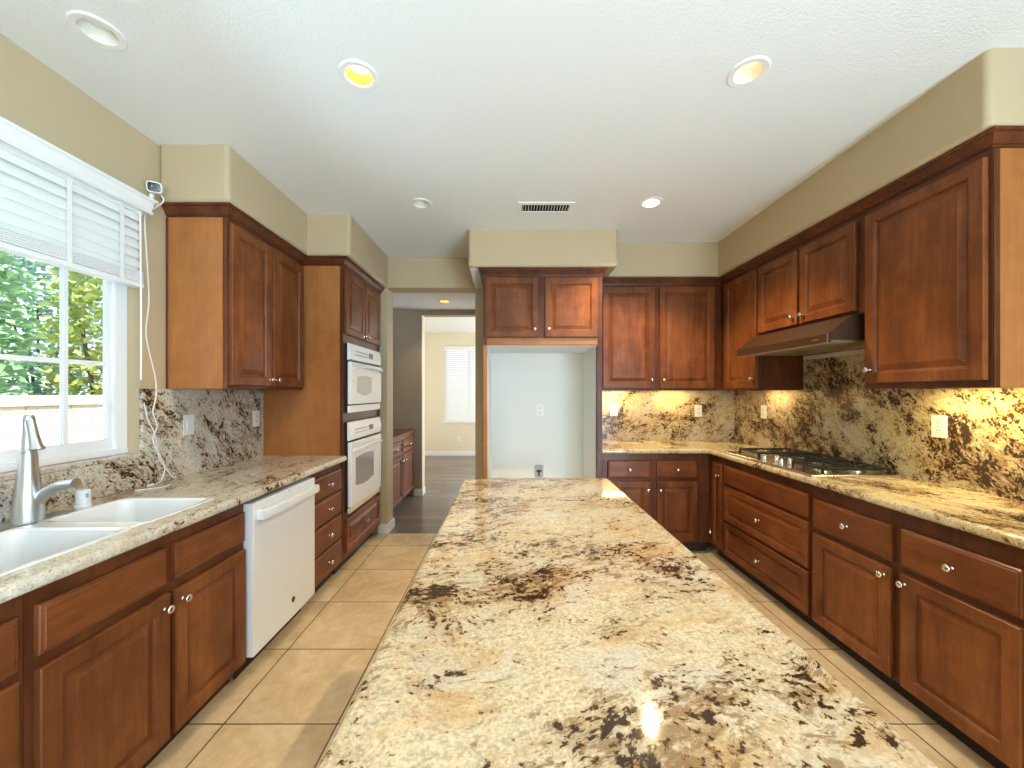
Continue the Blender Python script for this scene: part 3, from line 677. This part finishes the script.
# --- right run, uppers
UX, UD = 1.93, XR - 1.93 - .004
c = Cab('upper_cabinet', 'single-door cherry upper cabinet in the far right corner, left of range hood', (UX, 3.516), PR, .522, UD, 1.418, 2.436, 'upper')
c.door(3.516 - 3.447, 3.516 - 3.005, 1.437, 2.355, (3.516 - 3.045, 1.51)); c.crown([(-.03, 0), (.522, 0)])
bm = nb(); bx(bm, .522, .5225, .02, UD, 0, .25); obj('side_panel', bm, 'frame', c.root)
c = Cab('upper_cabinet', 'short two-door cherry upper cabinet directly above the range hood', (UX, 2.991), PR, .888, UD, 1.832, 2.436, 'box')
c.door(2.991 - 2.982, 2.991 - 2.580, 1.850, 2.345, (2.991 - 2.612, 1.905)); c.door(2.991 - 2.556, 2.991 - 2.145, 1.850, 2.345, (2.991 - 2.522, 1.905)); c.crown([(0, 0), (.888, 0)])
c = Cab('upper_cabinet', 'large single-door cherry upper cabinet nearest on the right wall', (UX, 2.100), PR, .550, UD, 1.418, 2.436, 'upper')
c.door(2.10 - 2.086, 2.10 - 1.562, 1.448, 2.345, (2.10 - 2.056, 1.518)); c.crown([(0, 0), (.550, 0), (.550, UD)])
bm = nb(); bx(bm, .550, .556, .024, UD, 0, .952); obj('side_panel', bm, 'veneer_lit', c.root)
bm = nb(); bx(bm, .550, .558, 0, .024, 0, .952, .0015, 1); obj('side_stile', bm, 'frame', c.root)

# ------------------------------------------------------------------ worktops and splashbacks
ZT0, ZT = .874, .915
bm = nb(); cells(bm, [XL + .002, -1.745, -1.335, -1.243], [.45, .985, 1.765, 2.972], {(1, 1)}, ZT0, ZT); bm.normal_update()
bevel_where(bm, lambda a, b: a.x > -1.25 and b.x > -1.25 and abs(a.y - b.y) > .1, .016, 4)
tag(obj('worktop', bm, 'granite_left'), 'cream granite worktop around the sink along the window wall', 'worktop')
bm = nb(); cells(bm, [.786, 1.700, XR - .002], [.80, 3.315, YB2 - .002], {(0, 0)}, ZT0, ZT); bm.normal_update()
bevel_where(bm, lambda a, b: (abs(a.x - 1.70) < .01 and abs(b.x - 1.70) < .01 and a.y < 3.32 and b.y < 3.32 and abs(a.y - b.y) > .1) or (abs(a.y - 3.315) < .01 and abs(b.y - 3.315) < .01 and max(a.x, b.x) < 1.72 and abs(a.x - b.x) > .1), .016, 4)
tag(obj('worktop', bm, 'granite_right'), 'L-shaped granite worktop holding the gas cooktop', 'worktop')
bm = nb(); ls = []
for ins, z in ((.012, ZT0), (.003, ZT0 + .006), (0, ZT0 + .014), (0, ZT - .014), (.003, ZT - .006), (.008, ZT - .002), (.014, ZT)):
    ls.append([Vector((x, y, z)) for x, y in rrect(.155, 1.20, .812 - 2 * ins, 2.01 - 2 * ins, .035, 5)])
loops(bm, ls); tag(obj('worktop', bm, 'granite_island', ang=15), 'large cream and brown speckled granite worktop on the kitchen island', 'worktop')
isl = thing('island_cabinet', 'cherry island cabinet beneath the big granite slab in the middle', 'cabinet', (.155, 1.20, 0))
bm = nb(); bx(bm, -.34, .34, -.95, .95, .10, .873); bx(bm, -.28, .28, -.89, .89, 0, .10); obj('body', bm, 'frame', isl)
for sx in (1, -1):
    for k in range(4):
        bm = nb(); panel(bm, -.22, .22, .12, .86, raised(.05)); o = obj('side_panel', bm, 'wood', isl, flat=True); o.rotation_euler = (0, 0, sx * math.pi / 2); o.location = (sx * .34, -.705 + k * .47, 0)
bm = nb(); bx(bm, XL + .001, XL + .021, WY1, 2.979, ZT, 1.417); bx(bm, XL + .001, XL + .021, .45, WY1, ZT, WZ0)
tag(obj('backsplash', bm, 'splash_left'), 'granite slab backsplash behind the sink and under the window', 'backsplash')
bm = nb(); bx(bm, XR - .021, XR - .001, .80, 2.10, ZT, 1.417); bx(bm, XR - .021, XR - .001, 2.10, 3.0, ZT, 1.72); bx(bm, XR - .021, XR - .001, 3.0, YB2 - .022, ZT, 1.417)
tag(obj('backsplash', bm, 'splash_right'), 'dark veined granite backsplash behind the gas cooktop', 'backsplash')
bm = nb(); bx(bm, .786, XR - .022, YB2 - .021, YB2 - .001, ZT, 1.419); tag(obj('backsplash', bm, 'splash_back'), 'warmly lit granite backsplash on the back wall', 'backsplash')

# ------------------------------------------------------------------ sink, faucet, air gap
s = thing('kitchen_sink', 'white double bowl sink set under the left granite worktop', 'sink', (-1.54, 1.375, .65))
def bowl(ya, yb):
    bm = nb(); cx, w_ = 0, .41; ls = []
    yc, h = (ya + yb) / 2 - 1.375, yb - ya
    for ins, z, r in ((.004, .215, .03), (-.006, .266, .03), (-.004, .269, .03), (.012, .2685, .04), (.020, .262, .045), (.026, .12, .05), (.022, .035, .06), (.05, .008, .05), (.12, .0, .03)):
        ls.append([Vector((x, y, z)) for x, y in rrect(cx, yc, w_ - 2 * ins, h - 2 * ins, r, 5)])
    loops(bm, ls, cap0=False); o = obj('bowl', bm, 'porcelain', s, ang=60)
    bm = nb(); lathe(bm, [(.042, .002), (.042, .006), (.034, .007), (.030, .003), (0, .003)], 24, Matrix.Translation((0, yc, 0))); obj('drain', bm, 'chrome', o)
bowl(.985, 1.381); bowl(1.427, 1.765)
bm = nb(); bx(bm, -.198, .198, -.004, .062, .14, .268, .012, 3); obj('divider', bm, 'porcelain', s, ang=60)
f = thing('faucet', 'brushed steel pull-out faucet with side lever at the back of the sink', 'faucet', (-1.79, 1.445, ZT))
bm = nb(); lathe(bm, [(.041, 0), (.042, .004), (.041, .03), (.0405, .06), (.038, .085), (.034, .12), (.029, .17), (.025, .21), (.0235, .255), (.0235, .258), (.02, .258)], 28); obj('body', bm, 'chrome', f)
bm = nb(); lathe(bm, [(.021, .259), (.0225, .262), (.021, .30), (.018, .35), (.018, .38), (.0165, .392), (.012, .398), (0, .399)], 28)
tube(bm, [(.002, -.001, .385), (.014, -.004, .36), (.026, -.008, .325), (.037, -.011, .29), (.042, -.012, .27)], [.013, .015, .016, .019, .025], 20); obj('spray_head', bm, 'chrome', f)
bm = nb(); tube(bm, smooth_path([(.0, .012, .055), (.045, .010, .098), (.09, .004, .126), (.13, -.002, .138), (.185, -.006, .146)], 5), [.024] * 3 + [.021] * 5 + [.018] * 8 + [.0175] * 5, 16); obj('lever', bm, 'chrome', f)
bm = nb(); bx(bm, -.03, .03, -.13, .13, 0, .005, .002); obj('base_plate', bm, 'chrome', f)
a = thing('air_gap', 'small white capped dishwasher air gap behind the sink, right of the faucet', 'air gap', (-1.80, 1.640, ZT))
bm = nb(); lathe(bm, [(.028, 0), (.028, .01), (.024, .012), (.024, .06), (.0235, .068), (.019, .072), (0, .073)], 24); obj('cap', bm, 'white', a)
bm = nb(); bx(bm, .020, .026, -.010, -.002, .040, .058, .001); obj('vent_slot', bm, 'mark', a)

# ------------------------------------------------------------------ gas cooktop
ck = thing('gas_cooktop', 'stainless gas cooktop with black iron grates in the right worktop', 'cooktop', (1.995, 2.655, ZT))
bm = nb(); ls = []
for ins, z in ((0, 0), (0, .009), (.004, .014), (.018, .014), (.028, .006)): ls.append([Vector((x, y, z)) for x, y in rrect(0, 0, .540 - 2 * ins, .91 - 2 * ins, .012, 4)])
loops(bm, ls); obj('tray', bm, 'steel', ck)
for yc in (-.285, 0, .285):
    bm = nb(); hw, hd = .118, .195 if yc else .14; x0 = .02 if yc else .075; zt = .040
    def bar(xa, ya, xb, yb_, r=.006): tube(bm, [(xa, ya, zt), (xb, yb_, zt)], r, 6)
    xa, xb, ya, yb_ = x0 - hd, x0 + hd, yc - hw, yc + hw
    for e in ((xa, ya, xb, ya), (xb, ya, xb, yb_), (xb, yb_, xa, yb_), (xa, yb_, xa, ya), (x0, ya, x0, yb_)): bar(*e, r=.0068)
    cs = ((x0 - hd / 2), (x0 + hd / 2)) if yc else (x0,)
    for cx in cs:
        for k in range(4):
            an = R(45 + 90 * k); ex = hd / 2 if yc else hd
            tube(bm, [(cx + .03 * math.cos(an), yc + .03 * math.sin(an), zt + .002), (cx + ex * .98 * (1 if math.cos(an) > 0 else -1), yc + hw * .98 * (1 if math.sin(an) > 0 else -1), zt)], .0055, 6)
    for px, py in ((xa, ya), (xb, ya), (xa, yb_), (xb, yb_)): tube(bm, [(px, py, .008), (px, py, zt)], .008, 6)
    obj('grate', bm, 'iron', ck)
for bxp, byp, r in ((-.078, -.285, .034), (.118, -.285, .038), (-.078, .285, .038), (.118, .285, .034), (.075, 0, .044)):
    bm = nb(); lathe(bm, [(r * 1.25, .006), (r * 1.25, .012), (r * .95, .016), (r * .9, .022)], 24, Matrix.Translation((bxp, byp, 0))); b_ = obj('burner', bm, 'steel', ck)
    bm = nb(); lathe(bm, [(r * .85, .022), (r * .95, .024), (r * .95, .030), (r * .8, .034), (0, .035)], 24, Matrix.Translation((bxp, byp, 0))); obj('burner_cap', bm, 'iron', b_)
for i, (kx, ky) in enumerate(((-.19, -.085), (-.19, .085), (-.165, 0), (-.115, -.06), (-.115, .06))):
    bm = nb(); lathe(bm, [(.021, .007), (.021, .012), (.017, .015), (.0155, .034), (.013, .037), (0, .037)], 18, Matrix.Translation((kx, ky, 0))); bx(bm, kx - .003, kx + .003, ky - .016, ky + .016, .036, .044, .002); obj('burner_knob', bm, 'nickel', ck)

# ------------------------------------------------------------------ range hood
h = thing('range_hood', 'dark bronze under-cabinet range hood above the gas cooktop', 'hood', (UX, 2.985, 1.66), PR)
HW = .846
bm = nb(); prism(bm, [(-.175, .012), (-.175, .062), (-.035, .168), (.365, .168), (.365, .012), (.345, .012), (.345, .03), (-.155, .03), (-.155, .012)], 0, HW, axis=0); obj('canopy', bm, 'hood', h, ang=20)
bm = nb(); bx(bm, -.001, HW + .001, -.178, -.170, .008, .014, .001, 1); bx(bm, HW - .002, HW + .002, -.177, -.172, .012, .063, .001, 1); bx(bm, HW - .006, HW + .002, -.175, -.04, .008, .013, .001, 1); obj('edge_trim', bm, 'hoodrim', h)
bm = nb(); bx(bm, .02, HW - .02, -.15, .34, .022, .029)
for k in range(30): bx(bm, .03 + k * .0268, .042 + k * .0268, -.10, .25, .018, .023)
obj('filter', bm, 'filter', h)
bm = nb(); bx(bm, .004, HW - .004, .328, .352, -.012, .016, .002); obj('rear_rail', bm, 'hoodrail', h)
bm = nb(); bx(bm, HW - .11, HW - .055, -.177, -.174, .035, .041); obj('badge', bm, 'hoodrim', h)
bm = nb(); bx(bm, .40, .44, -.06, .0, .015, .021); bx(bm, .70, .74, -.12, -.06, .015, .021); obj('switch', bm, 'hoodrim', h)

# ------------------------------------------------------------------ outlets and switches (local: plate in xz, facing -y)
def outlet(label, loc, rz, kind='outlet', cat='outlet'):
    r = thing('light_switch' if kind == 'switch' else 'outlet', label, cat, loc, rz)
    bm = nb(); bx(bm, -.037, .037, -.006, 0, -.059, .059, .0025, 2); obj('cover_plate', bm, 'plastic', r)
    if kind == 'switch':
        bm = nb(); bx(bm, -.017, .017, -.010, -.005, -.034, .034, .002); obj('rocker', bm, 'plastic', r)
    else:
        for z in (-.021, .021):
            bm = nb(); ls = [[Vector((x, y, zz)) for x, zz in rrect(0, z, .034 - i, .029 - i, .011, 4)] for i, y in ((0, -.005), (0, -.008), (.003, -.009))]; loops(bm, ls); p = obj('receptacle', bm, 'plastic', r)
            bm = nb(); bx(bm, -.008, -.005, -.0097, -.0085, z - .004, z + .006); bx(bm, .005, .008, -.0097, -.0085, z - .004, z + .006); lathe(bm, [(.0022, 0), (.0022, .001), (0, .001)], 8, Matrix.Translation((0, -.0087, z - .009)) @ Matrix.Rotation(R(90), 4, 'X')); obj('slot', bm, 'slot', p)
    return r
sx = XL + .0215
outlet('white rocker switch on the sink backsplash, below the left upper cabinet', (sx, 2.278, 1.208), PL, 'switch', 'switch')
outlet('white outlet on left backsplash beside the oven cabinet', (sx, 2.885, 1.205), PL)
yb = YB2 - .0215
outlet('left of two white outlets on the back wall backsplash', (1.055, yb, 1.222), 0)
outlet('right of two white outlets on the back wall backsplash', (1.905, yb, 1.215), 0)
outlet('white outlet on right backsplash left of the cooktop', (XR - .0215, 3.455, 1.226), PR)
outlet('white outlet on right backsplash, nearer than the cooktop', (XR - .0215, 2.045, 1.218), PR)
outlet('white outlet high on the empty refrigerator alcove wall', (.307, YB - .0125, 1.225), 0)
outlet('white outlet low on the far room wall under the window', (-1.116, 8.659, .372), 0)
vb = thing('water_valve_box', 'grey water valve box low on the refrigerator alcove wall', 'valve box', (.297, YB - .0125, .62))
bm = nb(); ls = [[Vector((x, y, z)) for x, z in rrect(0, 0, .085 - i, .13 - i, .02, 4)] for i, y in ((0, 0), (0, -.012), (.018, -.014), (.024, -.003))]; loops(bm, ls); obj('box', bm, 'greybox', vb)
bm = nb(); bx(bm, -.024, .024, -.012, -.004, -.005, .012, .002); bx(bm, -.006, .006, -.014, -.004, -.045, 0, .002); obj('valve', bm, 'black', vb)

# ------------------------------------------------------------------ ceiling lamps and vent
def downlight(label, loc, lens, watts=0, col=(1, .74, .42), group='recessed ceiling lights', tilt=False):
    r = thing('ceiling_light', label, 'ceiling light', loc)
    bm = nb(); pr = [(.055, .002), (.0555, -.005), (.075, -.006), (.081, -.002), (.081, 0), (.055, .001)]
    rows = [[Vector((a * math.cos(2 * math.pi * i / 40), a * math.sin(2 * math.pi * i / 40), z)) for i in range(40)] for a, z in pr]; loops(bm, rows, False, False); obj('trim_ring', bm, 'trim', r)
    bm = nb(); rows = [[Vector((a * math.cos(2 * math.pi * i / 40), a * math.sin(2 * math.pi * i / 40), z)) for i in range(40)] for a, z in ((.055, 0), (.052, .03), (.047, .062), (.047, .064), (.0545, .03), (.0548, 0))]; loops(bm, rows, False, False); obj('reflector', bm, 'reflector_glow' if lens == 'bulb_mid' else 'reflector', r)
    bm = nb(); lathe(bm, [(.049, .056), (.0485, .046), (.040, .038), (.02, .035), (0, .034)], 32); obj('lamp', bm, lens, r)
    bm = nb(); bx(bm, -.06, .06, -.06, .06, .07, .10); obj('housing', bm, 'duct', r)
    if watts:
        ld = bpy.data.lights.new('lamp_light', 'SPOT'); ld.energy = watts * 4; ld.color = col; ld.spot_size = R(120); ld.spot_blend = .5; ld.shadow_soft_size = .014
        lo = bpy.data.objects.new('lamp_light', ld); C.objects.link(lo); lo.parent = r; lo.location = (0, 0, .026)
    return r
downlight('unlit white recessed light above the sink window', (-1.531, 1.446, CZ), 'lens_off')
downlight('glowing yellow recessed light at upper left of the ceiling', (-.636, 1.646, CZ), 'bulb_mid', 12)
downlight('dim warm recessed light at upper right of the ceiling', (1.005, 1.631, CZ), 'bulb_dim')
downlight('unlit recessed light near the doorway, left of the vent', (-.626, 2.761, CZ), 'lens_off')
downlight('bright lit recessed light nearest the back wall cabinets', (1.005, 2.747, CZ), 'bulb_on', 32)
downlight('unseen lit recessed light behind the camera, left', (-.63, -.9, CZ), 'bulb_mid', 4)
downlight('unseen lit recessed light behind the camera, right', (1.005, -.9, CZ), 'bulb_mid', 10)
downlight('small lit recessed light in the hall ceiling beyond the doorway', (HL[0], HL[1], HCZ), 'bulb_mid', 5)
v = thing('ceiling_vent', 'white rectangular ceiling air vent with dark slots', 'vent', ((VENT[0] + VENT[1]) / 2, (VENT[2] + VENT[3]) / 2, CZ))
vw, vd = (VENT[1] - VENT[0]) / 2, (VENT[3] - VENT[2]) / 2
bm = nb(); cells(bm, [-vw, -vw + .03, vw - .03, vw], [-vd, -vd + .03, vd - .03, vd], {(1, 1)}, -.008, 0); obj('frame', bm, 'trim', v)
bm = nb()
for k in range(17):
    x = -vw + .036 + k * (2 * vw - .072) / 16; prism(bm, [(x, -.006), (x + .0035, -.006), (x + .0055, .012), (x + .002, .012)], -vd + .03, vd - .03, axis=1)
obj('louver_grille', bm, 'trim', v)
bm = nb(); bx(bm, -vw + .0205, vw - .0205, -vd + .0205, vd - .0205, .12, .14); bx(bm, -vw + .0205, -vw + .024, -vd + .0205, vd - .0205, .0, .12); bx(bm, vw - .024, vw - .0205, -vd + .0205, vd - .0205, .0, .12); bx(bm, -vw + .024, vw - .024, -vd + .0205, -vd + .024, .0, .12); bx(bm, -vw + .024, vw - .024, vd - .024, vd - .0205, .0, .12); obj('duct', bm, 'duct', v)

# under-cabinet lamps
def strip(label, loc, rz, ln, watts, col=(1, .70, .30)):
    r = thing('under_cabinet_light', label, 'light', loc, rz)
    bm = nb(); bx(bm, -ln / 2, ln / 2, -.03, .03, -.018, 0, .003); obj('housing', bm, 'plastic', r)
    bm = nb(); bx(bm, -ln / 2 + .015, ln / 2 - .015, -.02, .02, -.022, -.018, .001); obj('diffuser', bm, 'strip_on', r)
    area('strip_light', (0, 0, -.024), (0, 0, 0), ln * .9, .03, watts, col, r)
strip('lit light bar under the left half of the back wall upper cabinet', (1.08, 3.80, 1.449), 0, .36, 2.6)
strip('lit light bar under the right half of the back wall upper cabinet', (1.62, 3.80, 1.449), 0, .36, 2.0)
strip('lit light bar under the far right corner upper cabinet', (2.17, 3.25, 1.447), PR, .30, 1.0)
strip('lit light bar under the large upper cabinet at right', (2.15, 1.80, 1.447), PR, .40, 5, (1, .78, .28))

# ------------------------------------------------------------------ security camera and its cable
sc = thing('security_camera', 'small white security camera with black face, perched above the valance end', 'camera', (-1.862, 2.02, 2.387))
bm = nb(); lathe(bm, [(.030, 0), (.031, .004), (.029, .010), (.012, .014), (.010, .03), (.012, .04)], 24); obj('mount', bm, 'plastic', sc)
q = Vector((.50, -.80, -.22)).to_track_quat('-Y', 'Z').to_matrix().to_4x4()
mt = Matrix.Translation((.026, -.006, .072)) @ q
bm = nb(); ls = [[mt @ Vector((x, y, z)) for x, z in rrect(0, 0, .064 - i, .056 - i, .015, 5)] for i, y in ((.014, .03), (.002, .022), (0, .01), (0, -.022), (.004, -.026), (.012, -.026))]; loops(bm, ls); hsg = obj('housing', bm, 'plastic', sc)
bm = nb(); ls = [[mt @ Vector((x, y, z)) for x, z in rrect(0, 0, .051 - i, .042 - i, .010, 5)] for i, y in ((0, -.024), (0, -.0275), (.006, -.0285))]; loops(bm, ls); fc = obj('front_glass', bm, 'black', hsg)
bm = nb(); lathe(bm, [(.009, 0), (.009, .001), (.006, .0015), (0, .0015)], 18, mt @ Matrix.Translation((-.012, -.0285, .004)) @ Matrix.Rotation(R(90), 4, 'X')); obj('lens', bm, 'display', hsg)
def wpt(px, py, X): Y = -X * 388 / (509 - px); return (X, Y, H - (py - 393) * Y / 388)
def cpt(px, py, z=.9185): Y = (H - z) * 388 / (py - 393); return ((px - 509) * Y / 388, Y, z)
pts = [(-1.84, 2.036, 2.45), (-1.825, 2.05, 2.41), (-1.875, 2.04, 2.36)] + [wpt(a, b, -1.901) for a, b in ((145, 216), (147, 260), (149, 300), (146, 332), (150, 355), (155, 376))] + [wpt(a, b, -1.880) for a, b in ((156, 396), (153, 412), (157, 426), (153, 440), (160, 456), (165, 468))] + [(-1.87, 2.09, .93), cpt(162, 481), cpt(155, 484.5)]
bm = nb(); tube(bm, smooth_path(pts, 5), .0033, 8); cb = obj('camera_cable', bm, 'cord'); tag(cb, 'long white cable wandering down the wall from the security camera', 'cable')
bm = nb(); e = Vector(cpt(153, 484.5, .9215)); bx(bm, e.x - .006, e.x + .006, e.y - .030, e.y + .004, .9155, .9275, .003); obj('plug', bm, 'plastic', cb)
pts = [wpt(a, b, -1.880) for a, b in ((144, 403), (148, 420), (154, 432), (157, 446), (160, 460))] + [(-1.868, 2.15, .935), cpt(176, 478), cpt(170, 485), cpt(155, 488), cpt(135, 490.5)]
bm = nb(); tube(bm, smooth_path(pts, 5), .0028, 8); tag(obj('charging_cable', bm, 'cord'), 'short white cable curling on the worktop behind the sink', 'cable')

# ------------------------------------------------------------------ hall cabinet, far blind
HX, y0 = -1.30, 4.10
c = Cab('hall_cabinet', 'reddish wood base cabinet in the hall beyond the doorway', (HX, y0), PL, 5.276 - y0, .59, 0, .873, 'base', mat='hallwood')
for a, b in ((4.13, 4.665), (4.70, 5.235)):
    c.drawer(a - y0, b - y0, .67, .82, True, 'raised', .03, mat='hallwood'); c.door(a - y0, b - y0, .115, .645, ((a if a > 4.6 else b) - y0 + (.03 if a > 4.6 else -.03), .58), .05, mat='hallwood')
bm = nb(); bx(bm, 0, 5.276 - y0, -.03, .59, .874, .905, .006, 3); obj('top', bm, 'hallwood', c.root)
w3 = bpy.data.objects.new('window_3', None); C.objects.link(w3); w3['kind'] = 'structure'
bm = nb()
for a in (FX0, (FX0 + FX1) / 2 - .025, FX1 - .05): bx(bm, a, a + .05, 8.73, 8.79, FZ0, FZ1)
bx(bm, FX0, FX1, 8.73, 8.79, FZ0, FZ0 + .05); bx(bm, FX0, FX1, 8.73, 8.79, FZ1 - .05, FZ1); struct('frame', bm, 'vinyl', parent=w3)
bm = nb(); bx(bm, FX0 + .03, FX1 - .03, 8.755, 8.76, FZ0 + .03, FZ1 - .03); struct('pane', bm, 'glass', parent=w3)
bm = nb(); bx(bm, FX0 - .03, FX1 + .03, 8.635, 8.665, FZ0 - .04, FZ0, .004); struct('trim_3', bm, 'trim')
fb = thing('window_blind', 'white lowered slatted blind on the bright far room window', 'blind', ((FX0 + FX1) / 2, 8.695, FZ0))
hwid = (FX1 - FX0) / 2 - .006
bm = nb(); bx(bm, -hwid - .004, hwid + .004, -.04, -.01, FZ1 - FZ0 - .10, FZ1 - FZ0 - .006, .004); obj('valance', bm, 'blind', fb)
bm = nb(); z = .03
while z < FZ1 - FZ0 - .08:
    a = R(54); dx, dz = .025 * math.cos(a), .025 * math.sin(a); prism(bm, [(-dx, z - dz), (dx, z + dz), (dx, z + dz + .0025), (-dx, z - dz + .0025)], -hwid, hwid, axis=0); z += .045
obj('slat_panel', bm, 'blind', fb)
bm = nb(); bx(bm, -hwid, hwid, -.02, .02, .002, .02, .003); obj('bottom_rail', bm, 'blind', fb)

# ------------------------------------------------------------------ garden outside the window
bm = nb(); bx(bm, -12, XL - .16, -8, 14, -.25, -.12); bx(bm, XL - .17, 14, 8.81, 16, -.25, -.12); bx(bm, XL - .17, 14, -9, YR - .21, -.25, -.12); struct('ground', bm, 'ground')
bm = nb(); bx(bm, -5.05, -4.85, -3, 10.5, -.12, 1.26, .008); bx(bm, -5.08, -4.82, -3, 10.5, 1.26, 1.37, .012); tag(obj('garden_wall', bm, 'block'), 'sunlit stone block garden wall seen through the kitchen window', 'wall')
def shrub(label, x, y, h_, r, n, m, seed):
    rr = random.Random(seed); g = thing('shrub', label, 'shrub', (x, y, -.12), 0, 'garden shrubs behind the block wall')
    bm = nb()
    for k in range(5):
        a = k * 1.26 + seed; tube(bm, [(.04 * math.cos(a), .04 * math.sin(a), 0), (.15 * r * math.cos(a), .15 * r * math.sin(a), h_ * .35), (.5 * r * math.cos(a), .5 * r * math.sin(a), h_ * .7)], [.035, .025, .010], 7)
    obj('stem', bm, 'bark', g)
    bm = nb()
    for i in range(n):
        # points spread through an ovoid crown, denser to the outside
        z = rr.uniform(.12, 1); prof = math.sqrt(max(.05, 1 - ((z - .5) / .55) ** 2)); a = rr.uniform(0, 2 * math.pi); q = r * prof * (rr.random() ** .35) * (1 + .18 * math.sin(5 * a + 7 * z))
        p = Vector((q * math.cos(a), q * math.sin(a), z * h_))
        s_ = rr.uniform(.09, .17); d1 = Vector((rr.gauss(0, 1) + math.cos(a), rr.gauss(0, 1) + math.sin(a), rr.gauss(-.3, .6))).normalized(); up = Vector((rr.gauss(0, .5), rr.gauss(0, .5), 1)).normalized(); sd_ = d1.cross(up).normalized(); nrm = sd_.cross(d1)
        b0, l_, r_, t_ = p, p + d1 * s_ * .5 + sd_ * s_ * .33 + nrm * s_ * .08, p + d1 * s_ * .5 - sd_ * s_ * .33 + nrm * s_ * .08, p + d1 * s_
        mdl = p + d1 * s_ * .5
        vs = [bm.verts.new(v_) for v_ in (b0, l_, t_, r_, mdl)]
        bm.faces.new((vs[0], vs[4], vs[1])); bm.faces.new((vs[1], vs[4], vs[2])); bm.faces.new((vs[2], vs[4], vs[3])); bm.faces.new((vs[3], vs[4], vs[0]))
    o = bm; me = bpy.data.meshes.new('foliage'); bm.to_mesh(me); bm.free(); me.materials.append(M[m]); ob = bpy.data.objects.new('foliage', me); C.objects.link(ob); ob.parent = g
for lb, x, y, h_, r, n, m, sd_ in (
    ('broad leafy green shrub behind the wall, left part of the window view', -5.75, 4.0, 3.7, .53, 2800, 'leaf', 1),
    ('yellowish leafy shrub behind the wall, right part of the window view', -5.75, 5.5, 3.6, .53, 2800, 'leaf3', 2),
    ('tall green shrub beyond the wall at the right window edge', -5.75, 7.0, 4.0, .53, 2400, 'leaf2', 4),
    ('tall green shrub beyond the wall at the left window edge', -5.75, 2.5, 3.9, .53, 2400, 'leaf', 5),
    ('darker green back row shrub filling the gap between the two bright ones', -7.5, 6.2, 4.2, .62, 3000, 'leaf2', 3),
    ('dark green back row shrub seen right of the window bar', -7.5, 7.85, 4.3, .62, 3000, 'leaf2', 6),
    ('light green back row shrub seen at the left edge of the photo', -7.5, 4.55, 4.3, .62, 3000, 'leaf', 8),
    ('pale green back row shrub farthest left, mostly behind the others', -7.5, 2.9, 4.3, .62, 2400, 'leaf', 9)):
    shrub(lb, x, y, h_, r, n, m, sd_)
